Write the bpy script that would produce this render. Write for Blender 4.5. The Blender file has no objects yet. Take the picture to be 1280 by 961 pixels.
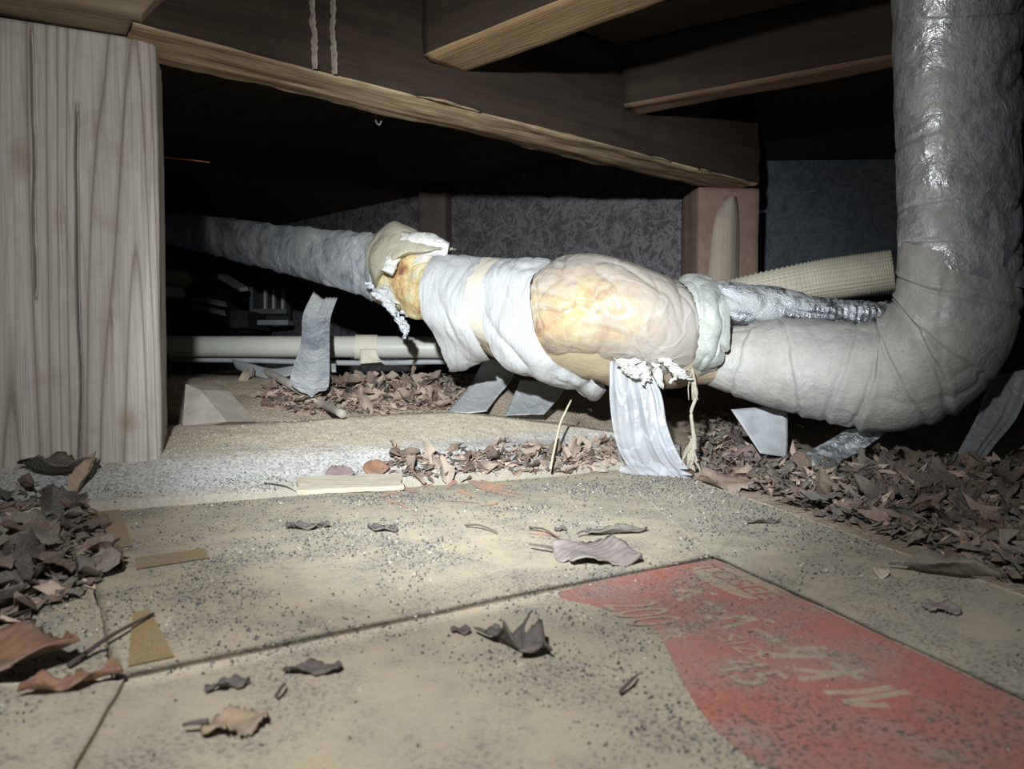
import bpy, bmesh, math, random
import numpy as np
from mathutils import Vector, Matrix
from mathutils.bvhtree import BVHTree

random.seed(7)
rng = np.random.default_rng(7)
scene = bpy.context.scene
COL = scene.collection

# ------------------------------------------------------------------ camera, world, light, exposure
FPX = 900.0
CAM_H = 0.13
PITCH = math.atan(24.5 / FPX)
cam_d = bpy.data.cameras.new('camera')
cam_d.sensor_width = 36.0
cam_d.lens = 36.0 * FPX / 1280.0
cam_d.clip_start = 0.01
cam_d.dof.use_dof = True
cam_d.dof.focus_distance = 0.95
cam_d.dof.aperture_fstop = 15.0
cam = bpy.data.objects.new('camera', cam_d)
COL.objects.link(cam)
cam.location = (0, 0, CAM_H)
cam.rotation_euler = (math.pi / 2 - PITCH, 0, 0)
scene.camera = cam

world = bpy.data.worlds.new('world')
scene.world = world
world.use_nodes = True
world.node_tree.nodes['Background'].inputs[0].default_value = (0.55, 0.7, 1.0, 1)
world.node_tree.nodes['Background'].inputs[1].default_value = 0.02

scene.view_settings.view_transform = 'Standard'
scene.view_settings.look = 'None'
scene.view_settings.exposure = 0.15
scene.view_settings.gamma = 1.0
scene.view_settings.use_curve_mapping = False

LIGHT = Vector((-0.075, -0.03, 0.33))

def torch(name, watts, size_deg, blend, target, color, soft):
    l = bpy.data.lights.new(name, 'SPOT')
    l.energy = watts
    l.spot_size = math.radians(size_deg)
    l.spot_blend = blend
    l.shadow_soft_size = soft
    l.color = color
    o = bpy.data.objects.new(name, l)
    COL.objects.link(o)
    o.location = LIGHT
    o.rotation_euler = (Vector(target) - LIGHT).to_track_quat('-Z', 'Y').to_euler()
    return o

# the torch held above the camera: a bright core inside a wide weak spill
torch('torch_core', 74, 60, 1.0, (0.015, 1.0, 0.118), (0.90, 0.96, 1.0), 0.012)
torch('torch_spill', 15, 122, 1.0, (0.0, 1.0, 0.12), (0.97, 0.97, 0.97), 0.012)

# ------------------------------------------------------------------ helpers: picture geometry of the site survey
CT, ST = math.cos(PITCH), math.sin(PITCH)

def P(px, py, d):
    """numpy-friendly: the point at depth d seen at pixel (px, py) of the 1280x961 frame"""
    a = (np.asarray(px, float) - 640.0) / FPX
    b = (np.asarray(py, float) - 480.5) / FPX
    d = np.asarray(d, float)
    x = d * a
    y = d * (CT - b * ST)
    z = CAM_H + d * (-ST - b * CT)
    return np.stack(np.broadcast_arrays(x, y, z), -1)

def G(px, py, z=0.0):
    """the point of the level z seen at pixel (px, py)"""
    b = (py - 480.5) / FPX
    d = (z - CAM_H) / (-ST - b * CT)
    return P(px, py, d)

# ------------------------------------------------------------------ numpy noise
def _hash(ix, iy, iz, seed):
    h = (ix * 374761393 + iy * 668265263 + iz * 1274126177 + seed * 974711) & 0xffffffff
    h = ((h ^ (h >> 13)) * 1274126177) & 0xffffffff
    h = ((h ^ (h >> 15)) * 668265263) & 0xffffffff
    return ((h ^ (h >> 16)) & 0xffffff) / float(0xffffff)

def vn(p, seed=0):
    p = np.asarray(p, float)
    i = np.floor(p).astype(np.int64)
    f = p - i
    f = f * f * (3 - 2 * f)
    x, y, z = i[..., 0], i[..., 1], i[..., 2]
    fx, fy, fz = f[..., 0], f[..., 1], f[..., 2]
    r = 0
    for dx in (0, 1):
        for dy in (0, 1):
            for dz in (0, 1):
                w = (fx if dx else 1 - fx) * (fy if dy else 1 - fy) * (fz if dz else 1 - fz)
                r = r + w * _hash(x + dx, y + dy, z + dz, seed)
    return r

def fbm(p, octaves=3, seed=0):
    p = np.asarray(p, float)
    s, a, t = 0, 0.5, 0
    for k in range(octaves):
        s = s + a * vn(p * (2 ** k), seed + k)
        t += a
        a *= 0.5
    return s / t - 0.5            # about -0.5 .. 0.5

def ridge(p, seed=0):
    return 1 - np.abs(2 * vn(p, seed) - 1)      # 0..1, sharp crests

def sstep(a, b, x):
    t = np.clip((x - a) / (b - a), 0, 1)
    return t * t * (3 - 2 * t)

def catmull(pts, t):
    """pts [n,k], t in 0..n-1 -> [len(t),k]"""
    pts = np.asarray(pts, float)
    n = len(pts)
    if n == 2:
        return pts[0] + (pts[1] - pts[0]) * t[:, None]
    i = np.clip(np.floor(t).astype(int), 0, n - 2)
    f = (t - i)[:, None]
    p1, p2 = pts[i], pts[i + 1]
    p0 = np.where((i > 0)[:, None], pts[np.maximum(i - 1, 0)], 2 * p1 - p2)
    p3 = np.where((i < n - 2)[:, None], pts[np.minimum(i + 2, n - 1)], 2 * p2 - p1)
    return 0.5 * (2 * p1 + (p2 - p0) * f + (2 * p0 - 5 * p1 + 4 * p2 - p3) * f ** 2 + (3 * p1 - p0 - 3 * p2 + p3) * f ** 3)

# ------------------------------------------------------------------ helpers: objects
def tag(o, label=None, cat=None, group=None, kind=None):
    if label: o['label'] = label
    if cat: o['category'] = cat
    if group: o['group'] = group
    if kind: o['kind'] = kind
    return o

def empty(name, loc, label=None, cat=None, group=None, kind=None):
    o = bpy.data.objects.new(name, None)
    o.empty_display_size = 0.05
    COL.objects.link(o)
    o.location = Vector(loc)
    return tag(o, label, cat, group, kind)

def mesh_obj(name, verts, faces, mats, parent=None, smooth=True, midx=None, solid=0.0, origin=None):
    """verts in world coordinates; the object's origin is its parent's place, or its own base"""
    v = np.asarray(verts, float).reshape(-1, 3)
    if parent is not None:
        org = np.array(parent.matrix_world.translation if False else parent.location)
        if parent.parent is not None:
            org = org + np.array(parent.parent.location)
    elif origin is not None:
        org = np.asarray(origin, float)
    else:
        org = np.array([(v[:, 0].min() + v[:, 0].max()) / 2, (v[:, 1].min() + v[:, 1].max()) / 2, v[:, 2].min()])
    me = bpy.data.meshes.new(name)
    me.from_pydata((v - org).tolist(), [], [tuple(f) for f in faces])
    for m in (mats if isinstance(mats, (list, tuple)) else [mats]):
        me.materials.append(m)
    if smooth:
        me.polygons.foreach_set('use_smooth', [True] * len(me.polygons))
    if midx is not None:
        me.polygons.foreach_set('material_index', midx)
    me.update()
    o = bpy.data.objects.new(name, me)
    COL.objects.link(o)
    if parent is not None:
        o.parent = parent
    else:
        o.location = org.tolist()
    if solid:
        md = o.modifiers.new('thickness', 'SOLIDIFY')
        md.thickness = solid
        md.offset = 0
    return o

def grid_faces(n, m, wrap=False):
    f = []
    mm = m if wrap else m - 1
    for i in range(n - 1):
        for j in range(mm):
            j2 = (j + 1) % m
            f.append((i * m + j, i * m + j2, (i + 1) * m + j2, (i + 1) * m + j))
    return f

def grid_normals(g, wrap):
    du = np.gradient(g, axis=0)
    if wrap:
        dv = (np.roll(g, -1, 1) - np.roll(g, 1, 1)) / 2
    else:
        dv = np.gradient(g, axis=1)
    n = np.cross(du, dv)
    n /= np.linalg.norm(n, axis=-1, keepdims=True) + 1e-12
    if wrap:
        c = g.mean(1, keepdims=True)
        s = np.sign(((g - c) * n).sum(-1).mean(1))
        n = n * s[:, None, None]
    return n

def loft(name, stations, mat, parent=None, ns=60, nphi=64, disp=None, caps=(False, False), solid=0.0,
         ragged=(0, 0), seed=0, ratio=1.0, origin=None):
    """sweep through stations = (front profile from top to bottom in surveyed pixels, depth of the axis[, half depth])"""
    phi = np.linspace(0, 2 * math.pi, nphi, endpoint=False)
    rows = []
    for st in stations:
        prof, dc = np.array(st[0], float), st[1]
        chord = np.linalg.norm(prof[0] - prof[-1]) * dc / FPX
        b = st[2] if len(st) > 2 and st[2] else chord / 2 * ratio
        t = (1 - np.cos(phi)) / 2
        front = catmull(prof, t * (len(prof) - 1))
        back = prof[0] + (prof[-1] - prof[0]) * t[:, None]
        px = np.where((phi <= math.pi)[:, None], front, back)
        d = dc - b * np.sin(phi)
        rows.append(P(px[:, 0], px[:, 1], d))
    rows = np.array(rows)                                   # [nst, nphi, 3]
    k = len(rows)
    s = np.linspace(0, k - 1, ns)
    g = catmull(rows.reshape(k, -1), s).reshape(ns, nphi, 3)
    sn = np.linspace(0, 1, ns)
    if ragged[0] or ragged[1]:
        circ = np.stack([np.cos(phi) * 6, np.sin(phi) * 6, np.zeros(nphi)], -1)
        circ2 = circ * 3.3
        for e, amp in ((0, ragged[0]), (-1, ragged[1])):
            if amp:
                nb = (fbm(circ, 2, seed + 5) + 0.8 * fbm(circ2, 2, seed + 9)) * 2
                step = (g[1] - g[0]) if e == 0 else (g[-1] - g[-2])
                step = step / (np.linalg.norm(step, axis=-1, keepdims=True) + 1e-9)
                for q in range(5):
                    idx = q if e == 0 else -1 - q
                    g[idx] += step * (nb * amp * (1 - q / 5))[:, None]
    if disp is not None:
        S, F = np.meshgrid(sn, phi, indexing='ij')
        n = grid_normals(g, True)
        g = g + n * disp(g, S, F)[..., None]
    faces = grid_faces(ns, nphi, True)
    v = g.reshape(-1, 3)
    for side, on in enumerate(caps):
        if on:
            r = 0 if side == 0 else ns - 1
            v = np.vstack([v, g[r].mean(0)[None]])
            c = len(v) - 1
            for j in range(nphi):
                a, b2 = r * nphi + j, r * nphi + (j + 1) % nphi
                faces.append((a, b2, c) if side else (b2, a, c))
    return mesh_obj(name, v, faces, mat, parent, solid=solid, origin=origin)

def tube(name, pts, rad, mat, parent=None, n=8, sub=6, origin=None):
    pts = np.array(pts, float)
    k = len(pts)
    t = np.linspace(0, k - 1, (k - 1) * sub + 1)
    c = catmull(pts, t)
    rad = np.array(rad if np.ndim(rad) else [rad] * k, float)
    r = np.interp(t, np.arange(k), rad)
    tan = np.gradient(c, axis=0)
    tan /= np.linalg.norm(tan, axis=1, keepdims=True) + 1e-12
    up = np.array([0.13, 0.21, 0.97])
    a = np.cross(tan, up); a /= np.linalg.norm(a, axis=1, keepdims=True) + 1e-9
    b = np.cross(tan, a)
    ph = np.linspace(0, 2 * math.pi, n, endpoint=False)
    g = c[:, None] + r[:, None, None] * (np.cos(ph)[None, :, None] * a[:, None] + np.sin(ph)[None, :, None] * b[:, None])
    faces = grid_faces(len(c), n, True)
    faces.append(tuple(range(n - 1, -1, -1)))
    L = (len(c) - 1) * n
    faces.append(tuple(range(L, L + n)))
    return mesh_obj(name, g.reshape(-1, 3), faces, mat, parent, origin=origin)

def ribbon(name, left, right, mat, parent=None, n=40, m=14, amp=0.003, freq=60, stretch=(1, 1, 0.25), solid=0.0008, seed=0, rag=0.0, origin=None, bow=0.0):
    """sheet between two edges, each a list of (px, py, depth); its folds run along its length"""
    L = P(*np.array(left, float).T); R = P(*np.array(right, float).T)
    t = np.linspace(0, 1, n)
    L = catmull(L, t * (len(L) - 1)); R = catmull(R, t * (len(R) - 1))
    u = np.linspace(0, 1, m)
    g = L[:, None] * (1 - u)[None, :, None] + R[:, None] * u[None, :, None]
    nn = grid_normals(g, False)
    q = np.stack(np.broadcast_arrays(u[None, :] * freq / 10 * stretch[0], t[:, None] * freq / 10 * stretch[2], np.zeros((n, m))), -1)
    w = fbm(q, 3, seed) * 2
    g = g + nn * (amp * w + bow * np.sin(u * math.pi)[None, :])[..., None]
    if rag:
        tail = fbm(np.stack([u * 9, u * 0, u * 0], -1), 3, seed + 3) * 2
        d = g[-1] - g[-2]; d /= np.linalg.norm(d, axis=-1, keepdims=True) + 1e-9
        for k in range(4):
            g[-1 - k] += d * (tail * rag * (1 - k / 4))[:, None]
    return mesh_obj(name, g.reshape(-1, 3), grid_faces(n, m), mat, parent, solid=solid, origin=origin)

# ------------------------------------------------------------------ materials
class M:
    """small wrapper over a node tree"""
    def __init__(s, name):
        s.m = bpy.data.materials.new(name); s.m.use_nodes = True
        s.t = s.m.node_tree; s.n = s.t.nodes
        s.b = s.n['Principled BSDF']; s.out = s.n['Material Output']
        s.co = s.n.new('ShaderNodeTexCoord')
    def link(s, a, b): s.t.links.new(a, b)
    def val(s, sock, v):
        if isinstance(v, bpy.types.NodeSocket): s.link(v, sock)
        else: sock.default_value = v
    def coord(s, scale=(1, 1, 1), rot=(0, 0, 0), loc=(0, 0, 0), which='Object'):
        mp = s.n.new('ShaderNodeMapping')
        mp.inputs['Scale'].default_value = scale; mp.inputs['Rotation'].default_value = rot; mp.inputs['Location'].default_value = loc
        s.link(s.co.outputs[which], mp.inputs[0]); return mp.outputs[0]
    def noise(s, vec, scale, detail=3, rough=0.55, dist=0.0):
        n = s.n.new('ShaderNodeTexNoise'); s.link(vec, n.inputs['Vector'])
        n.inputs['Scale'].default_value = scale; n.inputs['Detail'].default_value = detail
        n.inputs['Roughness'].default_value = rough; n.inputs['Distortion'].default_value = dist
        return n.outputs['Fac']
    def voro(s, vec, scale, feature='F1', rnd=1.0):
        n = s.n.new('ShaderNodeTexVoronoi'); n.feature = feature; s.link(vec, n.inputs['Vector'])
        n.inputs['Scale'].default_value = scale; n.inputs['Randomness'].default_value = rnd
        return n.outputs['Distance']
    def wave(s, vec, scale, dist=2.0, detail=3, dscale=1.0, direction='X'):
        n = s.n.new('ShaderNodeTexWave'); n.wave_type = 'BANDS'; n.bands_direction = direction
        s.link(vec, n.inputs['Vector']); n.inputs['Scale'].default_value = scale
        n.inputs['Distortion'].default_value = dist; n.inputs['Detail'].default_value = detail; n.inputs['Detail Scale'].default_value = dscale
        return n.outputs['Fac']
    def ramp(s, fac, stops):
        r = s.n.new('ShaderNodeValToRGB'); s.link(fac, r.inputs[0])
        el = r.color_ramp.elements
        while len(el) < len(stops): el.new(0.5)
        for e, (p, c) in zip(el, stops):
            e.position = p; e.color = (c, c, c, 1) if not isinstance(c, (tuple, list)) else (*c, 1)
        return r.outputs[0]
    def mix(s, fac, a, b, mode='MIX'):
        x = s.n.new('ShaderNodeMix'); x.data_type = 'RGBA'; x.blend_type = mode
        s.val(x.inputs[0], fac)
        for sock, v in ((x.inputs[6], a), (x.inputs[7], b)):
            if isinstance(v, bpy.types.NodeSocket): s.link(v, sock)
            else: sock.default_value = (*v, 1)
        return x.outputs[2]
    def math(s, op, a, b=0.0):
        x = s.n.new('ShaderNodeMath'); x.operation = op
        s.val(x.inputs[0], a); s.val(x.inputs[1], b); return x.outputs[0]
    def bump(s, h, strength=0.5, dist=0.002, nrm=None):
        x = s.n.new('ShaderNodeBump'); x.inputs['Strength'].default_value = strength; x.inputs['Distance'].default_value = dist
        s.link(h, x.inputs['Height'])
        if nrm is not None: s.link(nrm, x.inputs['Normal'])
        return x.outputs[0]
    def set(s, color=None, rough=None, metal=None, normal=None, spec=None):
        if color is not None: s.val(s.b.inputs['Base Color'], color if isinstance(color, bpy.types.NodeSocket) else (*color, 1))
        if rough is not None: s.val(s.b.inputs['Roughness'], rough)
        if metal is not None: s.val(s.b.inputs['Metallic'], metal)
        if normal is not None: s.link(normal, s.b.inputs['Normal'])
        if spec is not None: s.val(s.b.inputs['Specular IOR Level'], spec)
        return s.m

def wood(name, light, dark, grain=60.0, along='X', stain=(0.05, 0.04, 0.03), stain_amt=0.4, rough=0.85, bump=0.6, contrast=(0.25, 0.8)):
    s = M(name)
    k = 0.05
    sc = {'X': (k, 1, 1), 'Y': (1, k, 1), 'Z': (1, 1, k)}[along]
    v = s.coord(sc)
    warp = s.noise(v, 9, 2)
    vv = s.n.new('ShaderNodeVectorMath'); vv.operation = 'ADD'
    s.link(v, vv.inputs[0])
    sep = s.n.new('ShaderNodeCombineXYZ')
    w2 = s.math('MULTIPLY', warp, 0.06)
    for i in range(3): s.link(w2, sep.inputs[i])
    s.link(sep.outputs[0], vv.inputs[1])
    fib = s.noise(vv.outputs[0], grain * 6, 4, 0.65)
    ring = s.noise(vv.outputs[0], grain, 2, 0.5)
    g = s.mix(0.5, fib, ring)
    col = s.ramp(g, [(contrast[0], dark), (contrast[1], light)])
    big = s.noise(s.coord((1, 1, 1)), 7, 4, 0.6)
    col = s.mix(s.ramp(big, [(0.45, 0.0), (0.75, stain_amt)]), col, stain)
    return s.set(col, rough, 0, s.bump(fib, bump, 0.0015), 0.25)

def m_post():
    s = M('grey_brown_post_wood')
    fl = s.noise(s.coord((1, 1, 0.032)), 14, 1.2, 0.35, 0.1)
    fr = s.math('FRACT', s.math('MULTIPLY', fl, 15.0))
    fl2 = s.noise(s.coord((1, 1, 0.025)), 48, 1.0, 0.3)
    fr2 = s.math('FRACT', s.math('MULTIPLY', fl2, 7.0))
    fib = s.noise(s.coord((1, 1, 0.03)), 420, 3, 0.6)
    big = s.noise(s.coord((1, 1, 0.3)), 14, 4, 0.6)
    blot = s.noise(s.coord(), 22, 4, 0.65)
    rings = s.ramp(fr, [(0.0, 0.45), (0.25, 1.0), (0.78, 0.9), (0.95, 0.0), (1.0, 0.45)])
    rings2 = s.ramp(fr2, [(0.0, 0.7), (0.4, 1.0), (0.85, 0.75), (0.96, 0.0), (1.0, 0.7)])
    ring = s.math('MULTIPLY', rings, s.math('ADD', s.math('MULTIPLY', rings2, 0.5), 0.5))
    col = s.ramp(ring, [(0.0, (0.175, 0.15, 0.125)), (0.35, (0.33, 0.30, 0.26)), (0.75, (0.44, 0.41, 0.365)), (1.0, (0.49, 0.46, 0.415))])
    col = s.mix(s.ramp(fib, [(0.35, 0.45), (0.62, 0.0)]), col, (0.25, 0.215, 0.18))
    col = s.mix(s.ramp(big, [(0.45, 0.0), (0.8, 0.3)]), col, (0.30, 0.275, 0.25))
    col = s.mix(s.ramp(blot, [(0.54, 0.0), (0.8, 0.5)]), col, (0.22, 0.185, 0.145))
    rings = ring
    # two dark knots and the mud stain near the foot: fixed places on the face
    for (x, y, z, r, c) in ((-0.035, -0.066, 0.305, 0.016, (0.2, 0.15, 0.1)), (-0.005, -0.066, 0.25, 0.01, (0.22, 0.17, 0.12)), (0.054, -0.058, 0.045, 0.012, (0.2, 0.14, 0.07))):
        d = s.n.new('ShaderNodeVectorMath'); d.operation = 'DISTANCE'
        sc = s.coord((1, 1, 0.55), loc=(0, 0, 0)); s.link(sc, d.inputs[0]); d.inputs[1].default_value = (x, y, z * 0.55)
        dd = s.math('ADD', d.outputs['Value'], s.math('MULTIPLY', s.math('SUBTRACT', blot, 0.5), 0.02))
        col = s.mix(s.ramp(s.math('DIVIDE', dd, r), [(0.25, 0.75), (1.0, 0.0)]), col, c)
    return s.set(col, 0.8, 0, s.bump(s.mix(0.6, rings, fib), 0.35, 0.001), 0.25)

def m_conc(name, base, dark, lightc, scale=1.0, mott=14, grit=260, bump=0.8):
    s = M(name)
    v = s.coord((scale,) * 3)
    a = s.noise(v, mott, 5, 0.65, 0.4)
    g = s.noise(v, grit, 3, 0.7)
    sp = s.voro(v, grit * 1.3)
    col = s.ramp(a, [(0.3, dark), (0.5, base), (0.72, lightc)])
    col = s.mix(s.ramp(g, [(0.38, 0.55), (0.55, 0.0)]), col, dark)
    col = s.mix(s.ramp(g, [(0.6, 0.0), (0.75, 0.5)]), col, lightc)
    return s.set(col, 0.95, 0, s.bump(s.mix(0.5, g, sp), bump, 0.002), 0.2)

def m_footing():
    """grey cast concrete below, wind-blown sand lying on the crest (height above its own base)"""
    s = M('sandy_concrete')
    v = s.coord()
    sep = s.n.new('ShaderNodeSeparateXYZ'); s.link(v, sep.inputs[0])
    h = s.math('ADD', sep.outputs[2], s.math('MULTIPLY', s.math('SUBTRACT', s.noise(v, 22, 4, 0.6), 0.5), 0.012))
    g = s.noise(v, 260, 3, 0.7)
    grey = s.ramp(g, [(0.34, (0.25, 0.245, 0.235)), (0.5, (0.40, 0.395, 0.38)), (0.68, (0.56, 0.555, 0.53))])
    sand = s.ramp(g, [(0.32, (0.36, 0.31, 0.225)), (0.5, (0.47, 0.415, 0.31)), (0.7, (0.56, 0.50, 0.385))])
    col = s.mix(s.ramp(h, [(0.056, 0.0), (0.070, 1.0)]), grey, sand)
    col = s.mix(s.ramp(h, [(0.030, 0.7), (0.040, 0.0)]), col, (0.33, 0.29, 0.215))
    return s.set(col, 0.95, 0, s.bump(s.mix(0.5, g, s.noise(v, 90, 3)), 0.8, 0.002), 0.15)

def m_wall(name, base, streak, amt=0.9):
    s = M(name)
    v = s.coord()
    a = s.noise(v, 19, 4, 0.7, 0.7)
    lines = s.ramp(a, [(0.44, 0.0), (0.5, amt), (0.56, 0.0)])
    b = s.noise(v, 38, 3, 0.7, 0.5)
    lines2 = s.ramp(b, [(0.46, 0.0), (0.51, amt * 0.8), (0.56, 0.0)])
    c = s.noise(v, 5, 3)
    col = s.mix(s.ramp(c, [(0.3, 0.0), (0.7, 0.8)]), base, tuple(x * 0.6 for x in base))
    col = s.mix(lines, col, streak)
    col = s.mix(lines2, col, streak)
    return s.set(col, 0.95, 0, s.bump(s.noise(v, 120, 3), 0.6, 0.003), 0.2)

def dirt_layers(s, col, amount=1.0):
    """dust and dark specks over the carton, in the carton's own coordinates"""
    v = s.coord()
    big = s.noise(v, 13, 4, 0.6)
    veil = s.noise(v, 26, 4, 0.65)
    col = s.mix(s.ramp(veil, [(0.40, 0.0), (0.66, 0.7 * amount)]), col, (0.30, 0.28, 0.235))
    fine = s.noise(v, 520, 2, 0.6)
    patch = s.ramp(big, [(0.43, 0.12), (0.62, 1.0)])
    specks = s.math('MULTIPLY', s.ramp(fine, [(0.52, 0.0), (0.63, 0.9)]), patch)
    col = s.mix(s.math('MULTIPLY', specks, amount), col, (0.07, 0.068, 0.066))
    med = s.noise(v, 170, 3, 0.7)
    col = s.mix(s.math('MULTIPLY', s.ramp(med, [(0.56, 0.0), (0.70, 0.8)]), patch), col, (0.11, 0.105, 0.10))
    pale = s.noise(v, 700, 1, 0.5)
    col = s.mix(s.ramp(pale, [(0.7, 0.0), (0.8, 0.5)]), col, (0.5, 0.475, 0.42))
    return col, s.mix(0.5, fine, med)

def m_carton(name, base, tone, rough=0.9, amount=1.0):
    s = M(name)
    v = s.coord()
    a = s.noise(v, 5, 3)
    col = s.mix(s.ramp(a, [(0.35, 0.0), (0.7, 1.0)]), base, tone)
    col, h = dirt_layers(s, col, amount)
    return s.set(col, rough, 0, s.bump(h, 0.35, 0.0015), 0.2)

def m_foil(name, dust, foil, metal_lo=0.45, metal_hi=0.6, rough=0.38, wr=30, metal_amt=1.0, bump=0.9, stain=None, coat=0.0, fine=0.35):
    """dusty aluminium-faced wrap: matt dust with bare metallic patches"""
    s = M(name)
    v = s.coord()
    a = s.noise(v, 11, 5, 0.65)
    fac = s.ramp(a, [(metal_lo, 0.0), (metal_hi, metal_amt)])
    sp = s.noise(v, 90, 3, 0.6)
    fac = s.math('MULTIPLY', fac, s.ramp(sp, [(0.3, 0.5), (0.55, 1.0)]))
    dd = s.mix(s.ramp(s.noise(v, 45, 4, 0.7), [(0.35, 0.0), (0.65, 0.6)]), dust, tuple(x * 0.68 for x in dust))
    if stain:
        dd = s.mix(s.ramp(s.noise(v, 17, 4, 0.6), [(0.5, 0.0), (0.7, 0.6)]), dd, stain)
    dd = s.mix(s.ramp(s.noise(v, 330, 2, 0.6), [(0.62, 0.0), (0.75, 0.6)]), dd, tuple(x * 0.4 for x in dust))
    col = s.mix(fac, dd, foil)
    w1 = s.noise(v, wr, 4, 0.6, 0.6)
    w2 = s.noise(v, wr * 6, 3, 0.6)
    nb = s.bump(s.mix(fine, w1, w2), bump, 0.006)
    if coat:
        cw = s.ramp(s.noise(v, 14, 4, 0.65), [(0.42, 0.0), (0.6, coat)])
        s.val(s.b.inputs['Coat Weight'], cw); s.b.inputs['Coat Roughness'].default_value = 0.16
        s.link(nb, s.b.inputs['Coat Normal'])
    return s.set(col, s.mix(s.math('MINIMUM', s.math('DIVIDE', fac, metal_amt), 1.0), (0.75,) * 3, (rough,) * 3), fac, nb, 0.4)

def m_tape(name, base, tone, rough=0.55, wr=(40, 40, 40), bump=0.5, spec=0.4):
    s = M(name)
    v = s.coord()
    a = s.noise(v, 14, 4, 0.6)
    col = s.mix(s.ramp(a, [(0.35, 0.0), (0.7, 1.0)]), base, tone)
    col = s.mix(s.ramp(s.noise(v, 240, 2), [(0.64, 0.0), (0.76, 0.5)]), col, tuple(x * 0.45 for x in tone))
    w = s.noise(s.coord(tuple(x / 40 for x in wr)), 46, 4, 0.6, 0.8)
    return s.set(col, rough, 0, s.bump(w, bump, 0.004), spec)

def m_film(name, tint, clear=0.55, rough=0.18, milk=0.6, wr=26, cloud=(0.35, 0.7), centre=None, streak=None):
    """thin wrinkled plastic: partly clear, milky and glossy; centre = a clearer patch stretched tight"""
    s = M(name)
    v = s.coord()
    w = s.noise(v if streak is None else s.coord(streak), wr, 4, 0.55, 1.2 if streak is None else 0.3)
    w2 = s.noise(v, wr * 3.0, 3, 0.6, 2.0)
    cr = s.ramp(s.noise(v if streak is None else s.coord(streak), wr * 0.8, 2, 0.45, 1.0 if streak is None else 0.2), [(0.44, 0.0), (0.5, 1.0), (0.56, 0.0)])
    nb = s.bump(s.mix(0.15, w, w2), 0.7, 0.006)
    nb = s.bump(cr, 0.35, 0.002, nb)
    s.set(tint, rough, 0, nb, 0.9)
    tr = s.n.new('ShaderNodeBsdfTransparent'); tr.inputs[0].default_value = (1, 0.97, 0.93, 1)
    tl = s.n.new('ShaderNodeBsdfTranslucent'); tl.inputs[0].default_value = (*tint, 1)
    m1 = s.n.new('ShaderNodeMixShader'); m1.inputs[0].default_value = 0.3
    s.link(s.b.outputs[0], m1.inputs[1]); s.link(tl.outputs[0], m1.inputs[2])
    m2 = s.n.new('ShaderNodeMixShader')
    f = s.ramp(s.noise(v, 13, 4, 0.6, 0.5), [(cloud[0], clear), (cloud[1], clear * (1 - milk))])
    if centre is not None:
        d = s.n.new('ShaderNodeVectorMath'); d.operation = 'DISTANCE'; s.link(v, d.inputs[0]); d.inputs[1].default_value = centre[0]
        dd = s.math('ADD', d.outputs['Value'], s.math('MULTIPLY', s.math('SUBTRACT', w2, 0.5), 0.05))
        f = s.math('MULTIPLY', f, s.ramp(s.math('DIVIDE', dd, centre[1]), [(0.45, 1.0), (1.0, 0.30)]))
    f = s.math('MULTIPLY', f, s.math('SUBTRACT', 1.0, s.math('MULTIPLY', cr, 0.45)))
    s.link(f, m2.inputs[0]); s.link(m1.outputs[0], m2.inputs[1]); s.link(tr.outputs[0], m2.inputs[2])
    s.link(m2.outputs[0], s.out.inputs[0])
    return s.m

def m_wool():
    s = M('yellow_glass_wool')
    v = s.coord()
    a = s.noise(v, 26, 4, 0.6, 0.5)
    col = s.ramp(a, [(0.28, (0.26, 0.13, 0.11)), (0.37, (0.60, 0.37, 0.17)), (0.48, (0.80, 0.60, 0.30)), (0.58, (0.86, 0.75, 0.46)), (0.68, (0.80, 0.78, 0.70))])
    f = s.noise(v, 300, 4, 0.7, 1.5)
    col = s.mix(s.ramp(f, [(0.3, 0.5), (0.5, 0.0)]), col, (0.33, 0.20, 0.08))
    return s.set(col, 0.95, 0, s.bump(s.mix(0.5, f, s.noise(v, 90, 3)), 1.0, 0.005), 0.1)

def m_leaf(name, a, b, c):
    s = M(name)
    oi = s.n.new('ShaderNodeObjectInfo')
    r = s.ramp(oi.outputs['Random'], [(0.0, a), (0.5, b), (1.0, c)])
    v = s.coord()
    n = s.noise(v, 60, 4, 0.6)
    col = s.mix(s.ramp(n, [(0.4, 0.0), (0.7, 0.65)]), r, tuple(x * 0.4 for x in b))
    dust = s.noise(v, 25, 3, 0.6)
    col = s.mix(s.ramp(dust, [(0.45, 0.0), (0.75, 0.45)]), col, (0.36, 0.30, 0.25))
    vein = s.wave(s.coord((1, 1, 1), rot=(0, 0, 0.7)), 60, 1.0, 2)
    return s.set(col, 0.75, 0, s.bump(s.mix(0.5, n, vein), 0.5, 0.0012), 0.3)

def plain(name, col, rough=0.8, var=0.35, sc=20, metal=0.0, spec=0.3, bump=0.2):
    s = M(name)
    v = s.coord()
    a = s.noise(v, sc, 4, 0.6)
    c = s.mix(s.ramp(a, [(0.35, 0.0), (0.7, 1.0)]), col, tuple(x * (1 - var) for x in col))
    return s.set(c, rough, metal, s.bump(s.noise(v, sc * 8, 3), bump, 0.001), spec)

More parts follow.
